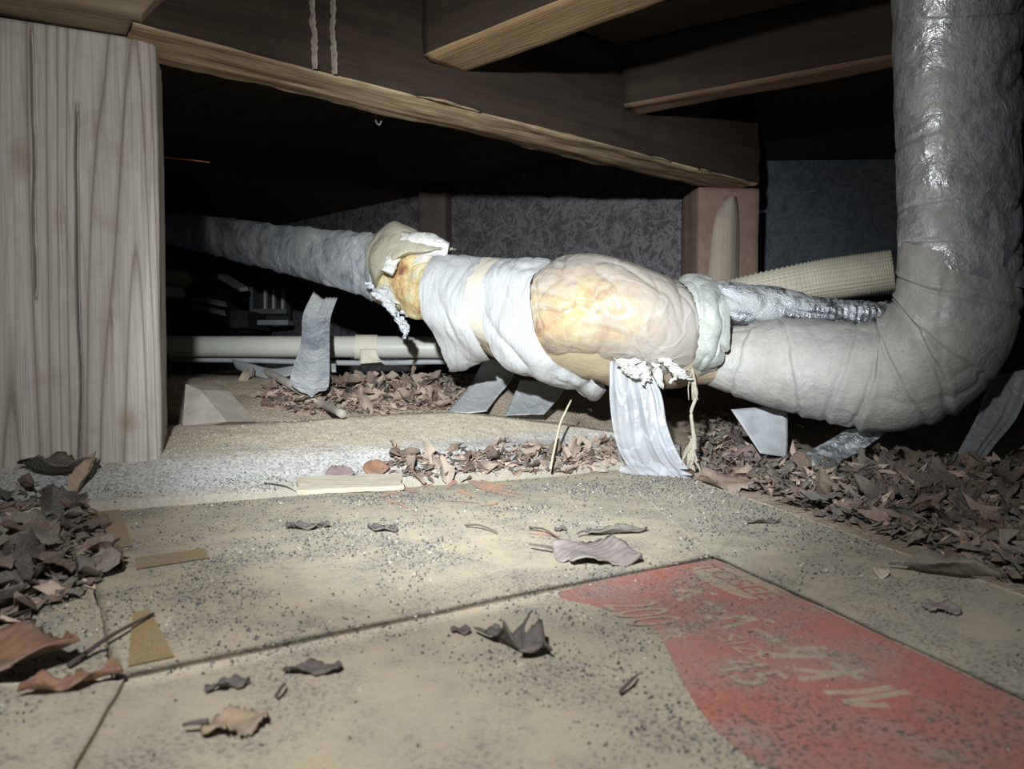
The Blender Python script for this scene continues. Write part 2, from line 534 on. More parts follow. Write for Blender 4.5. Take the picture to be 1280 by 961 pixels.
MAT = dict(
    post=m_post(),
    beam=wood('dark_brown_old_timber', (0.050, 0.034, 0.024), (0.016, 0.011, 0.008), 55, stain=(0.012, 0.009, 0.007), stain_amt=0.5),
    sap=wood('flaking_pale_sapwood', (0.52, 0.42, 0.25), (0.15, 0.10, 0.06), 50, stain=(0.14, 0.085, 0.05), stain_amt=0.85, bump=1.0, contrast=(0.38, 0.66)),
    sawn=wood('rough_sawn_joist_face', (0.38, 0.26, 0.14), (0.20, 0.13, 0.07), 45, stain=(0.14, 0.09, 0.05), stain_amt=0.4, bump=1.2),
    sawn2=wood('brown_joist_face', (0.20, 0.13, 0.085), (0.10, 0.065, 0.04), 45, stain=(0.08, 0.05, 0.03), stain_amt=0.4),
    block=wood('pale_old_timber', (0.36, 0.29, 0.20), (0.13, 0.10, 0.065), 50, stain=(0.10, 0.08, 0.055), stain_amt=0.6, bump=1.0),
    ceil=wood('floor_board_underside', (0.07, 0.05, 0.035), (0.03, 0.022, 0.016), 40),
    backpost=wood('reddish_brown_post', (0.26, 0.18, 0.135), (0.15, 0.10, 0.078), 60, along='Z', stain=(0.10, 0.07, 0.055), stain_amt=0.5),
    darkpost=wood('dark_stud_wood', (0.14, 0.105, 0.09), (0.075, 0.055, 0.05), 60, along='Z'),
    palewood=wood('pale_weathered_wood', (0.58, 0.53, 0.43), (0.34, 0.30, 0.23), 55, stain=(0.30, 0.26, 0.19), stain_amt=0.35),
    palewoodz=wood('pale_wood_offcut', (0.40, 0.35, 0.28), (0.24, 0.2, 0.155), 50, along='Z'),
    footing=m_footing(),
    soil=m_conc('dusty_soil', (0.40, 0.335, 0.25), (0.22, 0.18, 0.135), (0.52, 0.45, 0.35), 1, 16, 200, 1.0),
    wall=m_wall('stained_concrete_wall', (0.088, 0.083, 0.09), (0.19, 0.182, 0.19), 0.75),
    wall2=m_wall('bluish_concrete_wall', (0.085, 0.10, 0.118), (0.16, 0.175, 0.19), 0.35),
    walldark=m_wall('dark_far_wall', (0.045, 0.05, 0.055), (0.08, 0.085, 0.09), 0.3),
    carton=m_carton('dusty_cardboard', (0.46, 0.405, 0.29), (0.40, 0.355, 0.265)),
    carton2=m_carton('pale_cardboard', (0.45, 0.405, 0.30), (0.385, 0.35, 0.265)),
    red=m_carton('red_carton_print', (0.43, 0.15, 0.115), (0.385, 0.18, 0.145), 0.8, 1.0),
    letter=m_carton('unprinted_letter', (0.44, 0.345, 0.24), (0.42, 0.31, 0.225), 0.9, 0.8),
    faded=m_carton('faded_red_print', (0.56, 0.29, 0.20), (0.52, 0.36, 0.25), 0.9, 1.0),
    packtape=m_carton('brown_packing_tape', (0.33, 0.235, 0.11), (0.29, 0.215, 0.11), 0.45, 0.8),
    sleeve=m_foil('dusty_foil_sleeve', (0.46, 0.45, 0.42), (0.62, 0.64, 0.68), 0.52, 0.66, 0.4, 30, 0.3, 0.5),
    sleeve_v=m_foil('creased_foil_riser', (0.45, 0.445, 0.43), (0.80, 0.83, 0.88), 0.38, 0.52, 0.32, 30, 0.62, 1.0, coat=0.6, fine=0.24),
    sleeve_l=m_foil('blue_grey_foil_sleeve', (0.56, 0.575, 0.57), (0.66, 0.72, 0.82), 0.42, 0.58, 0.3, 40, 0.65, 0.8, coat=0.5, fine=0.25),
    silver=m_foil('silver_strap_film', (0.55, 0.56, 0.56), (0.75, 0.79, 0.84), 0.36, 0.52, 0.27, 60, 0.95, 1.0),
    under=m_tape('brown_kraft_sleeve', (0.40, 0.33, 0.22), (0.28, 0.22, 0.14), 0.8),
    collar=m_tape('khaki_loose_sheathing', (0.44, 0.41, 0.31), (0.37, 0.345, 0.26), 0.6, bump=0.7),
    tape=m_tape('white_vinyl_wrap', (0.53, 0.545, 0.56), (0.455, 0.46, 0.45), 0.42, (60, 25, 14), 0.8),
    cream=m_tape('cream_vinyl_tape', (0.68, 0.645, 0.54), (0.62, 0.57, 0.46), 0.5, bump=0.3),
    endwrap=m_foil('pale_green_grey_wrap', (0.44, 0.46, 0.42), (0.66, 0.71, 0.69), 0.44, 0.58, 0.28, 34, 0.5, 0.7, coat=0.6, fine=0.2),
    film=m_film('amber_clear_plastic', (0.66, 0.635, 0.60), 0.86, 0.13, 0.35, 15, (0.42, 0.66), ((-0.468, -0.03, 0.165), 0.125)),
    plast=m_film('milky_plastic_strip', (0.66, 0.70, 0.75), 0.62, 0.16, 0.4, 40, (0.35, 0.7), None, (1.0, 1.0, 0.15)),
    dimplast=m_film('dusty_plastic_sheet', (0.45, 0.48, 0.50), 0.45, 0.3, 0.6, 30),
    shred=m_tape('torn_white_lining', (0.56, 0.56, 0.54), (0.46, 0.45, 0.41), 0.7, bump=0.8),
    wool=m_wool(),
    woolw=m_tape('white_glass_wool', (0.66, 0.665, 0.66), (0.58, 0.55, 0.46), 0.95, bump=1.0, spec=0.1),
    pvc=plain('cream_plastic_pipe', (0.60, 0.60, 0.53), 0.4, 0.15, 9, spec=0.5),
    conduit=plain('grey_cable_sheath', (0.40, 0.42, 0.43), 0.5, 0.25),
    hose=plain('beige_ribbed_plastic', (0.56, 0.53, 0.42), 0.6, 0.2),
    blackend=plain('dark_hose_end', (0.03, 0.028, 0.03), 0.8, 0.2),
    paper=plain('white_scrap_sheet', (0.43, 0.445, 0.46), 0.6, 0.3, 40, bump=0.5),
    twine=plain('frayed_straw_strand', (0.44, 0.405, 0.32), 0.9, 0.4, 60),
    stem=plain('dry_grass', (0.66, 0.58, 0.40), 0.8, 0.3),
    twig=plain('thin_dark_twig', (0.10, 0.08, 0.07), 0.9, 0.4),
    stick=plain('dusty_grey_stick', (0.47, 0.42, 0.36), 0.9, 0.35, 30),
    iron=plain('dull_grey_metal', (0.16, 0.18, 0.19), 0.6, 0.3, 20, 0.3),
    olive=plain('olive_wood_block', (0.20, 0.17, 0.08), 0.85, 0.4),
    copper=plain('orange_wire', (0.75, 0.30, 0.10), 0.5, 0.2),
    mud=plain('pale_mud_track', (0.27, 0.23, 0.18), 0.95, 0.4, 80),
    leafA=m_leaf('brown_leaf', (0.12, 0.078, 0.058), (0.18, 0.135, 0.103), (0.28, 0.22, 0.17)),
    leafB=m_leaf('grey_brown_leaf', (0.08, 0.074, 0.063), (0.135, 0.125, 0.107), (0.26, 0.235, 0.195)),
    leafC=m_leaf('pale_pinkish_leaf', (0.36, 0.25, 0.195), (0.45, 0.35, 0.275), (0.52, 0.44, 0.34)),
    leafgrey=m_leaf('slate_grey_leaf', (0.21, 0.185, 0.175), (0.22, 0.19, 0.18), (0.23, 0.20, 0.19)),
    leafdark=m_leaf('dark_crumpled_leaf', (0.10, 0.09, 0.085), (0.105, 0.092, 0.085), (0.11, 0.095, 0.085)),
    leafrust=m_leaf('rust_brown_leaf', (0.21, 0.115, 0.072), (0.22, 0.12, 0.075), (0.23, 0.12, 0.075)),
    leafpurple=m_leaf('purple_brown_leaf', (0.20, 0.15, 0.15), (0.21, 0.155, 0.15), (0.22, 0.16, 0.155)),
    leaftan=m_leaf('tan_flat_leaf', (0.33, 0.25, 0.17), (0.34, 0.26, 0.18), (0.35, 0.27, 0.185)),
    gritd=plain('dark_grit', (0.06, 0.06, 0.062), 0.9),
    gritg=plain('grey_grit', (0.20, 0.195, 0.185), 0.9),
    gritw=plain('pale_grit', (0.48, 0.455, 0.40), 0.9),
)

# ------------------------------------------------------------------ setting: ground, walls, ceiling
def ground_z(x, y):
    x = np.asarray(x, float); y = np.asarray(y, float)
    t = y - (0.95 + 0.35 * x)
    z = -0.014 + (0.120 - 0.045 * sstep(0.0, 0.35, x)) * sstep(-0.02, 0.42, t)
    z = z + 0.018 * np.exp(-(((x - 0.62) / 0.28) ** 2 + ((y - 0.80) / 0.16) ** 2))
    q = np.stack(np.broadcast_arrays(x * 7, y * 7, 0 * x), -1)
    z = z + 0.010 * fbm(q, 3, 3) * (0.3 + sstep(-0.05, 0.3, t))
    return z

def build_ground():
    xs = np.concatenate([np.linspace(-3.2, -0.9, 24), np.linspace(-0.88, 1.1, 150), np.linspace(1.13, 2.4, 16)])
    ys = np.concatenate([np.linspace(-0.8, 0.3, 16), np.linspace(0.32, 1.7, 130), np.linspace(1.73, 3.7, 30)])
    X, Y = np.meshgrid(xs, ys, indexing='ij')
    g = np.stack([X, Y, ground_z(X, Y)], -1)
    g[..., 2] += 0.004 * fbm(g * 45, 2, 8)
    o = mesh_obj('floor', g.reshape(-1, 3), [f[::-1] for f in grid_faces(len(xs), len(ys))], MAT['soil'], origin=(0, 0, 0))
    return tag(o, 'dusty brown soil under the house with leaf scraps', kind='structure')
floor = build_ground()

def slab(name, a, b, z0, z1, th, mat, label):
    """upright wall from plan point a to plan point b, its thickness behind it"""
    a, b = np.array(a, float), np.array(b, float)
    d = (b - a) / np.linalg.norm(b - a)
    n = np.array([-d[1], d[0]])
    v = []
    for q in (a, b, b + n * th, a + n * th):
        v += [(q[0], q[1], z0), (q[0], q[1], z1)]
    f = [(0, 2, 3, 1), (2, 4, 5, 3), (4, 6, 7, 5), (6, 0, 1, 7), (1, 3, 5, 7), (0, 6, 4, 2)]
    return tag(mesh_obj(name, v, f, mat, smooth=False), label, kind='structure')

wb0 = P(330, 300, 2.6)[:2]; wb1 = P(872, 300, 1.55)[:2]
slab('wall_back', wb0, wb1, -0.05, 0.66, 0.12, MAT['wall'], 'mottled grey concrete foundation wall behind the duct')
wr0 = P(948, 250, 1.74)[:2]; wr1 = P(1440, 250, 1.70)[:2]
slab('wall_right', wr0, wr1, -0.05, 0.66, 0.12, MAT['wall2'], 'bluish concrete foundation panel beside the back post')
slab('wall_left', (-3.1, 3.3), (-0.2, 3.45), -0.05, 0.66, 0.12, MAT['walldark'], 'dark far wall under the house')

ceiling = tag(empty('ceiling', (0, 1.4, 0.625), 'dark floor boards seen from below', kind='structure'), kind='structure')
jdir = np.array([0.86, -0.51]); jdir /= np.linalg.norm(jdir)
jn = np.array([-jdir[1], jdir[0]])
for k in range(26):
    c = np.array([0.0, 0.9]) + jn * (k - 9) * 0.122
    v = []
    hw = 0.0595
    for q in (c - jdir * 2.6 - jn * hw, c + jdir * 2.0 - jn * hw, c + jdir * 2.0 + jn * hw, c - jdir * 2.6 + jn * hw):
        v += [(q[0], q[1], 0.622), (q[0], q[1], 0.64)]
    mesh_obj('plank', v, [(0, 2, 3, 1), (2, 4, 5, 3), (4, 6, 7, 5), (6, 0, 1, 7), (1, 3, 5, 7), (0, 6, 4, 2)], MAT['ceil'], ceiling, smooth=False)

# ------------------------------------------------------------------ timbers
def timber(name, A, B, w, h, mats, side=None, nx=60, per=10, bevel=0.004, rough=0.002, wane=0.0, seed=0, shear=0.0, groove=None, under=None, parent=None):
    """squared timber from A to B (ends of its centre line); local X runs along it; `under` is the material slot of its underside"""
    A, B = np.array(A, float), np.array(B, float)
    L = np.linalg.norm(B - A)
    X = (B - A) / L
    ref = np.array([0, 0, 1.0]) if side is None else np.array(side, float)
    if side is None:
        Y = np.cross(ref, X); Y /= np.linalg.norm(Y)
    else:
        Y = ref - X * ref.dot(X); Y /= np.linalg.norm(Y)
    Z = np.cross(X, Y)
    # section: four sides, per points each
    pts, sid = [], []
    cs = [(-w / 2, -h / 2), (w / 2, -h / 2), (w / 2, h / 2), (-w / 2, h / 2)]
    for k in range(4):
        a, b = np.array(cs[k]), np.array(cs[(k + 1) % 4])
        d = (b - a) / np.linalg.norm(b - a)
        a2, b2 = a + d * bevel, b - d * bevel
        for q in np.linspace(0, 1, per):
            pts.append(a2 + (b2 - a2) * q); sid.append(k)
    pts = np.array(pts); sid = np.array(sid)
    m = len(pts)
    xs = np.linspace(-L / 2, L / 2, nx)
    g = np.zeros((nx, m, 3))
    g[..., 0] = xs[:, None]
    g[..., 1] = pts[None, :, 0]
    g[..., 2] = pts[None, :, 1]
    nrm = np.array([(0, -1), (1, 0), (0, 1), (-1, 0)], float)[sid]
    q = np.stack([g[..., 0] * 6, g[..., 1] * 45, g[..., 2] * 45], -1)
    dsp = rough * fbm(q, 3, seed) * 2
    corner = np.minimum(np.abs(np.abs(pts[:, 0]) - w / 2), 9) < 0.3 * w
    if wane:
        edge = (np.abs(pts[:, 0]) / (w / 2) * np.abs(pts[:, 1]) / (h / 2)) ** 2
        dsp = dsp - wane * edge[None] * np.clip(fbm(np.stack([g[..., 0] * 11, g[..., 1] * 9, g[..., 2] * 9], -1), 4, seed + 2) * 2 + 0.35, 0, 2)
    if groove is not None:
        dsp = dsp + groove(g, sid)
    g[..., 1] += nrm[None, :, 0] * dsp
    g[..., 2] += nrm[None, :, 1] * dsp
    if shear:
        g[..., 0] += shear * (g[..., 2] + h / 2) * (g[..., 0] > 0)
    faces = grid_faces(nx, m, True)
    mi = [0] * len(faces)
    if under is not None:
        for i in range(nx - 1):
            for j in range(m):
                if sid[j] == 0 and sid[(j + 1) % m] == 0: mi[i * m + j] = 1
                elif (sid[j] == 0 or sid[(j + 1) % m] == 0): mi[i * m + j] = 1
    faces.append(tuple(range(m - 1, -1, -1))); faces.append(tuple(range((nx - 1) * m, nx * m)))
    mi += [0, 0]
    me = bpy.data.meshes.new(name)
    me.from_pydata(g.reshape(-1, 3).tolist(), [], faces)
    for mm in mats: me.materials.append(mm)
    me.polygons.foreach_set('material_index', mi)
    me.polygons.foreach_set('use_smooth', [len(f) == 4 for f in faces])
    me.update()
    o = bpy.data.objects.new(name, me)
    COL.objects.link(o)
    M4 = Matrix(((X[0], Y[0], Z[0], 0), (X[1], Y[1], Z[1], 0), (X[2], Y[2], Z[2], 0), (0, 0, 0, 1)))
    M4.translation = Vector((A + B) / 2)
    o.matrix_world = M4
    return o

# the near post: front face surveyed at its foot and its top
def build_post():
    top = 0.464
    f0, f1 = np.array([-0.520, 0.690]), np.array([-0.372, 0.752])        # front face, plan
    d = (f1 - f0) / np.linalg.norm(f1 - f0)
    n = np.array([-d[1], d[0]])
    w = np.linalg.norm(f1 - f0); h = 0.12
    c = (f0 + f1) / 2 + n * h / 2
    foot = 0.026
    nz, nu = 130, 230
    us = np.linspace(-w / 2, w / 2, nu)
    zs = np.linspace(foot, top, nz)
    bev = 0.010
    ring = []
    for u in us: ring.append((u, -h / 2))
    for v in np.linspace(-h / 2 + bev, h / 2, 24): ring.append((w / 2 + 0.004 + 0.0 * v, v))
    for u in np.linspace(w / 2, -w / 2, 10): ring.append((u, h / 2))
    for v in np.linspace(h / 2 - bev, -h / 2 + bev, 10): ring.append((-w / 2 - 0.003, v))
    ring = np.array(ring); m = len(ring)
    U = np.broadcast_to(ring[:, 0][None], (nz, m)).copy(); V = np.broadcast_to(ring[:, 1][None], (nz, m)).copy()
    Z = np.broadcast_to(zs[:, None], (nz, m)).copy()
    front = np.zeros(m, bool); front[:nu] = True
    q = np.stack([U * 160, V * 160, Z * 5], -1)
    dv = 0.0013 * fbm(q, 3, 4)
    # long drying cracks
    for (u0, z0, z1, wd, dp, wob) in ((0.012, 0.0, 0.40, 0.0013, 0.012, 0.004), (-0.024, 0.19, 0.47, 0.0011, 0.010, 0.003), (-0.060, 0.0, 0.27, 0.0011, 0.009, 0.004),
                                     (-0.004, 0.20, 0.33, 0.0009, 0.003, 0.008), (-0.036, 0.05, 0.16, 0.0008, 0.003, 0.005), (0.040, 0.03, 0.2, 0.0007, 0.002, 0.002)):
        cu = u0 + wob * fbm(np.stack([Z * 9, Z * 0 + u0 * 50, Z * 0], -1), 2, 12) * 2
        e = np.exp(-((U - cu) / wd) ** 2) * sstep(z0, z0 + 0.02, Z) * (1 - sstep(z1 - 0.03, z1, Z))
        dv = dv + dp * e * front[None]
    V = np.where(front[None], V + dv, V)
    U = np.where(~front[None], U + 0.0016 * fbm(np.stack([U * 40, V * 60, Z * 14], -1), 3, 6) * 2, U)
    # waney arris at the lit corner and a ragged foot
    arr = sstep(w / 2 - 0.016, w / 2, U) * front[None]
    V = V + arr * 0.007 * (0.6 + fbm(np.stack([Z * 8, Z * 0, Z * 0], -1), 3, 3))
    Z = Z + (Z < foot + 0.004) * 0.004 * fbm(np.stack([U * 90, V * 90, Z * 0], -1), 2, 2)
    X = c[0] + d[0] * U + n[0] * V; Y = c[1] + d[1] * U + n[1] * V
    g = np.stack([X, Y, Z], -1)
    faces = grid_faces(nz, m, True)
    faces.append(tuple(range(m - 1, -1, -1))); faces.append(tuple(range((nz - 1) * m, nz * m)))
    # local frame: x across the face, z up
    me = bpy.data.meshes.new('timber_post')
    loc = np.stack([U, V, Z - foot], -1).reshape(-1, 3)
    me.from_pydata(loc.tolist(), [], faces)
    me.materials.append(MAT['post'])
    me.polygons.foreach_set('use_smooth', [len(f) == 4 for f in faces])
    o = bpy.data.objects.new('timber_post', me)
    COL.objects.link(o)
    M4 = Matrix(((d[0], n[0], 0, c[0]), (d[1], n[1], 0, c[1]), (0, 0, 1, foot), (0, 0, 0, 1)))
    o.matrix_world = M4
    return tag(o, 'thick weathered grey-brown timber post standing on the concrete footing', 'post', kind='thing')
build_post()

ZB = 0.462
bu = np.array([0.797, 0.604]); bn = np.array([-0.604, 0.797])
b0 = np.array([-0.362, 0.722])
def beam_pt(t, off, z): 
    q = b0 + bu * t + bn * off
    return np.array([q[0], q[1], z])
BL = 1.03
beam = timber('floor_beam', beam_pt(-0.012, 0.045, ZB + 0.08), beam_pt(BL, 0.045, ZB + 0.08), 0.092, 0.16, [MAT['beam'], MAT['sap']], nx=150, per=20, rough=0.006, wane=0.012, seed=3, under=0)
tag(beam, 'long dark beam with a flaking pale underside between the near and back posts', 'beam', kind='thing')
# pale mud tracks down its side: parts of the beam
inv = beam.matrix_world.inverted()
for (t, wd) in ((0.172, 0.006), (0.196, 0.005)):
    zs = np.linspace(ZB + 0.002, ZB + 0.155, 40)
    v = []
    for i, z in enumerate(zs):
        wob = 0.0015 * math.sin(i * 0.22 + t * 40) + 0.0015 * (random.random() - 0.5)
        ww = wd * (0.35 + 0.4 * random.random())
        for a, o_ in ((-ww, 0.002), (-ww * 0.5, -0.004), (ww * 0.5, -0.004), (ww, 0.002)):
            v.append(inv @ Vector(beam_pt(t + wob + a, o_ - 0.0015, z)))
    me = bpy.data.meshes.new('mud_track'); me.from_pydata([tuple(x) for x in v], [], grid_faces(40, 4)); me.materials.append(MAT['mud'])
    o = bpy.data.objects.new('mud_track', me); COL.objects.link(o); o.parent = beam
    o['label'] = 'pale crusty vertical mud track'
# the spliced beam piece over the post's front
u2 = np.array([0.905, 0.425])
bl1 = np.array([-0.362, 0.712]); bl0 = bl1 - u2 * 0.42
n2 = np.array([-u2[1], u2[0]])
A = np.array([*(bl0 + n2 * 0.027), ZB + 0.006 + 0.065]); B = np.array([*(bl1 + n2 * 0.027), ZB + 0.006 + 0.065])
o = timber('beam_end', A, B, 0.07, 0.13, [MAT['block']], nx=60, per=12, rough=0.004, wane=0.006, seed=9, shear=0.75)
tag(o, 'pale rough timber end with a slanted cut lying on top of the near post', 'beam', kind='thing')

ZJ = 0.515
def joist(A, B, w, h, mats, label, seed, z=ZJ):
    a = np.array([*A, z + h / 2]); b = np.array([*B, z + h / 2])
    o = timber('floor_joist', a, b, w, h, mats, nx=90, per=10, rough=0.004, wane=0.004, seed=seed, under=0)
    return tag(o, label, 'joist', 'joists under the floor boards', 'thing')
def face_t(px):                     # where the beam's face meets the sight line of a column
    k = (px - 640) / FPX
    t = (k * b0[1] - b0[0]) / (bu[0] - k * bu[1])
    return b0 + bu * t
j1a = face_t(556); j2a = face_t(785)
jd = np.array([0.872, -0.49])
jw = np.array([0.49, 0.872]) * 0.0
jd1 = np.array([0.766, -0.643])
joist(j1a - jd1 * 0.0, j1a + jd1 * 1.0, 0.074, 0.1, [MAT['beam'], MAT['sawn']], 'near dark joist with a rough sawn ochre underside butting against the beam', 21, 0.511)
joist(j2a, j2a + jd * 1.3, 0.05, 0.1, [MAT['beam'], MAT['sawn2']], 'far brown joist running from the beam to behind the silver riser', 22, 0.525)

o = timber('back_post', (0.405, 1.415, 0.0), (0.405, 1.415, ZB + 0.001), 0.122, 0.10, [MAT['backpost']], side=(0.995, 0.10, 0), nx=40, per=12, rough=0.0025, wane=0.003, seed=31)
# local X runs up the timber
tag(o, 'reddish brown post under the far end of the beam', 'post', kind='thing')
ribbon_parent = o
# pale offcut nailed to the back post
v0 = []
for i in range(14):
    t = i / 13
    py = 246 + t * 110
    wl, wr = 894 - 10 * t + 14 * (1 - t) ** 6, 924 - 2 * t - 5 * (1 - t) ** 6
    for px, dd in ((wl, 1.352), ((wl + wr) / 2, 1.345), (wr, 1.352)):
        v0.append(P(px, py, dd))
f = grid_faces(14, 3)
me_o = mesh_obj('offcut_board', v0, f, MAT['palewoodz'], solid=0.006)
tag(me_o, 'pale tongue-shaped board offcut fixed to the reddish back post', 'board')

wp = P(544, 300, 1.98)
o = timber('wall_stud', (wp[0], wp[1] + 0.03, 0.0), (wp[0], wp[1] + 0.03, 0.62), 0.082, 0.07, [MAT['darkpost']], side=(0.9, -0.3, 0), nx=30, per=8, rough=0.002, seed=41)
tag(o, 'dark slim stud standing against the mottled foundation wall', 'post', kind='thing')

# ------------------------------------------------------------------ concrete footing strip
def build_footing():
    #        px    foot        front top    rounded      crest         back
    st = [(-190, (655, 0.0), (592, 0.030), (585, 0.034), (548, 0.052), (540, 0.030)),
          (0,   (640, 0.0), (584, 0.030), (577, 0.034), (541, 0.052), (534, 0.030)),
          (115, (631, 0.0), (579, 0.030), (572, 0.034), (536, 0.053), (530, 0.034)),
          (210, (623, 0.0), (575, 0.030), (568, 0.034), (533, 0.053), (528, 0.038)),
          (360, (611, 0.0), (568, 0.030), (562, 0.034), (529, 0.056), (523, 0.042)),
          (450, (603, 0.0), (563, 0.030), (557, 0.034), (522, 0.060), (517, 0.046)),
          (560, (594, 0.0), (559, 0.028), (553, 0.032), (517, 0.062), (513, 0.048)),
          (640, (587, 0.0), (556, 0.024), (550, 0.028), (524, 0.052), (519, 0.040)),
          (760, (578, 0.0), (554, 0.016), (550, 0.019), (540, 0.030), (536, 0.020)),
          (850, (572, 0.0), (562, 0.004), (560, 0.006), (557, 0.008), (555, 0.000))]
    rows = []
    for s_ in st:
        r = []
        px = s_[0]
        foot = G(px, s_[1][0], 0.0); under = foot.copy(); under[2] = -0.03
        r = [under, foot] + [G(px, a, z) for a, z in s_[2:]]
        back = r[-1].copy(); back[1] += 0.03; back[2] = -0.03; r.append(back)
        rows.append(np.array(r))
    rows = np.array(rows)
    k = len(rows); ns = 240
    g = catmull(rows.reshape(k, -1), np.linspace(0, k - 1, ns)).reshape(ns, -1, 3)
    prof = []
    segs = [2, 10, 3, 26, 6, 4]
    for i in range(ns):
        p = [g[i, 0]]
        for a in range(g.shape[1] - 1):
            for q in range(segs[a]):
                p.append(g[i, a] + (g[i, a + 1] - g[i, a]) * ((q + 1) / segs[a]))
        prof.append(p)
    g = np.array(prof)
    n = grid_normals(g, False)
    n *= np.sign(n[..., 2:3].mean())
    g = g + n * (0.0045 * fbm(g * 28, 3, 5) + 0.0022 * fbm(g * 150, 2, 6))[..., None]
    o = mesh_obj('concrete_footing', g.reshape(-1, 3), grid_faces(ns, g.shape[1]), MAT['footing'])
    return tag(o, 'low sandy concrete footing strip under the near post and along the carton', 'footing', kind='thing')
footing = build_footing()

# ------------------------------------------------------------------ flattened carton
carton = empty('flattened_carton', (0.0, 0.45, 0.0), 'flattened brown cardboard carton with red printing, covered in grit', 'carton')
def panel_z(x, y, k):
    base = {'A': 0.0012, 'B': 0.0, 'C': 0.0004, 'D': 0.0045, 'E': 0.0, 'F': -0.0002}[k]
    amp = {'A': 0.003, 'B': 0.0, 'C': 0.003, 'D': 0.003, 'E': 0.003, 'F': 0.003}[k]
    q = np.stack(np.broadcast_arrays(np.asarray(x) * 9, np.asarray(y) * 9, 0 * np.asarray(x)), -1)
    return base + amp * fbm(q, 2, {'A': 1, 'B': 2, 'C': 1, 'D': 4, 'E': 5, 'F': 1}[k])

def panel(k, corners, nu, nv, mat, name='panel', label=None, rag=0.0015):
    c = [np.array(q) for q in corners]           # near-left, near-right, far-right, far-left (plan points)
    u = np.linspace(0, 1, nu)[:, None, None]; v = np.linspace(0, 1, nv)[None, :, None]
    g = (c[0] * (1 - u) + c[1] * u) * (1 - v) + (c[3] * (1 - u) + c[2] * u) * v
    ed = np.minimum(np.minimum(u, 1 - u) * nu, np.minimum(v, 1 - v) * nv)[..., 0]
    g = g.copy()
    q = np.concatenate([g * 35, np.zeros(g.shape[:2] + (1,))], -1)
    g += (rag * 2 * fbm(q, 3, 9) * (ed < 0.5) * (k not in 'ACF'))[..., None]
    z = panel_z(g[..., 0], g[..., 1], k)
    z = z - 0.0016 * np.clip(1.5 - ed, 0, 1.5) / 1.5 * (k not in 'ABCF')
    g3 = np.concatenate([g, z[..., None]], -1)
    top = g3.reshape(-1, 3); bot = top.copy(); bot[:, 2] -= 0.0045
    nt = len(top)
    f = [q_[::-1] for q_ in grid_faces(nu, nv)]
    faces = f + [tuple(i + nt for i in q_[::-1]) for q_ in f]
    rim = [i * nv for i in range(nu)] + [(nu - 1) * nv + j for j in range(1, nv)] + [i * nv + nv - 1 for i in range(nu - 2, -1, -1)] + [j for j in range(nv - 2, 0, -1)]
    for a, b in zip(rim, rim[1:] + rim[:1]):
        faces.append((a, b, b + nt, a + nt)) 
    o = mesh_obj(name, np.vstack([top, bot]), faces, mat, carton)
    if label: o['label'] = label
    return o

def g2(px, py): return G(px, py, 0.0)[:2]
fL, fR = g2(145, 852), g2(893, 698)
farL, farR = g2(100, 643), g2(772, 589)
redR = g2(1290, 880)
gap = 0.0016
fn = (fR - fL) / np.linalg.norm(fR - fL); fp = np.array([-fn[1], fn[0]])
panel('A', (fL + fp * 0.0004, fR + fp * 0.0004, farR, farL), 90, 60, MAT['carton'], label='back panel with faded red marks and patches of grit')
rd = (redR - fR) / np.linalg.norm(redR - fR)
Bn = fR + rd * 0.52
panel('B', (fL + rd * 0.50, Bn, fR, fL), 40, 40, MAT['carton'], label='near panel with the red print')
rp = np.array([-rd[1], rd[0]])
outR0, outR1 = g2(862, 597), g2(1300, 752)
om = outR0 + (outR1 - outR0) * 0.36
panel('C', (Bn + rp * 0.0004, outR1 + (outR1 - outR0) * 0.55, om, fR + rp * 0.0004), 30, 70, MAT['carton2'], label='narrow side flap beside the red print')
panel('F', (fR + fp * 0.0003 - fn * 0.004 + rd * 0.004, om + rd * 0.008, outR0, farR - np.array([0.006, 0])), 24, 40, MAT['carton2'], label='gritty corner flap')
# left flaps
panel('E', (g2(-260, 850), fL + np.array([-0.001, 0.001]), farL + np.array([-0.001, 0]), g2(-140, 655)), 40, 50, MAT['carton'], label='flap half hidden under leaves')
dL = fL + np.array([0.004, -0.001])
panel('D', (dL + rd * 0.4 + np.array([-0.35, -0.1]), dL + rd * 0.36, dL, g2(-260, 880)), 40, 40, MAT['carton2'], label='near flap folded outwards')

def ear_fill(poly):
    bm = bmesh.new()
    vs = [bm.verts.new((p[0], p[1], 0)) for p in poly]
    bm.faces.new(vs)
    bmesh.ops.triangulate(bm, faces=bm.faces[:])
    v = [(q.co.x, q.co.y) for q in bm.verts]; bm.verts.index_update()
    f = [tuple(q.index for q in fc.verts) for fc in bm.faces]
    bm.free()
    return v, f

def flat_print(name, poly, z, mat, th=0.0003):
    v, f = ear_fill(poly)
    n = len(v)
    V = [(a, b, z) for a, b in v] + [(a, b, z - th) for a, b in v]
    F = [t for t in f] + [tuple(reversed([i + n for i in t])) for t in f]
    for i in range(n):
        j = (i + 1) % n
        F.append((i, i + n, j + n, j))
    return mesh_obj(name, V, F, mat, carton, smooth=False)

# the red field on the near panel
edge = [(893, 699.5), (800, 716), (745, 728), (697, 741), (700, 748), (740, 757), (785, 770), (812, 783), (828, 800), (838, 820), (850, 847), (868, 878), (893, 912), (925, 940), (962, 961)]
poly = [g2(*q) for q in edge]
poly += [poly[-1] + np.array([0.03, -0.022]), poly[-1] + np.array([0.085, -0.10])]
poly += [fR + rd * 0.5 + rp * (-0.0015), fR - rp * 0.0015 + rd * 0.002]
red = flat_print('red_print', poly, 0.0005, MAT['red'])
red['label'] = 'dusty red printed field with a curved edge'

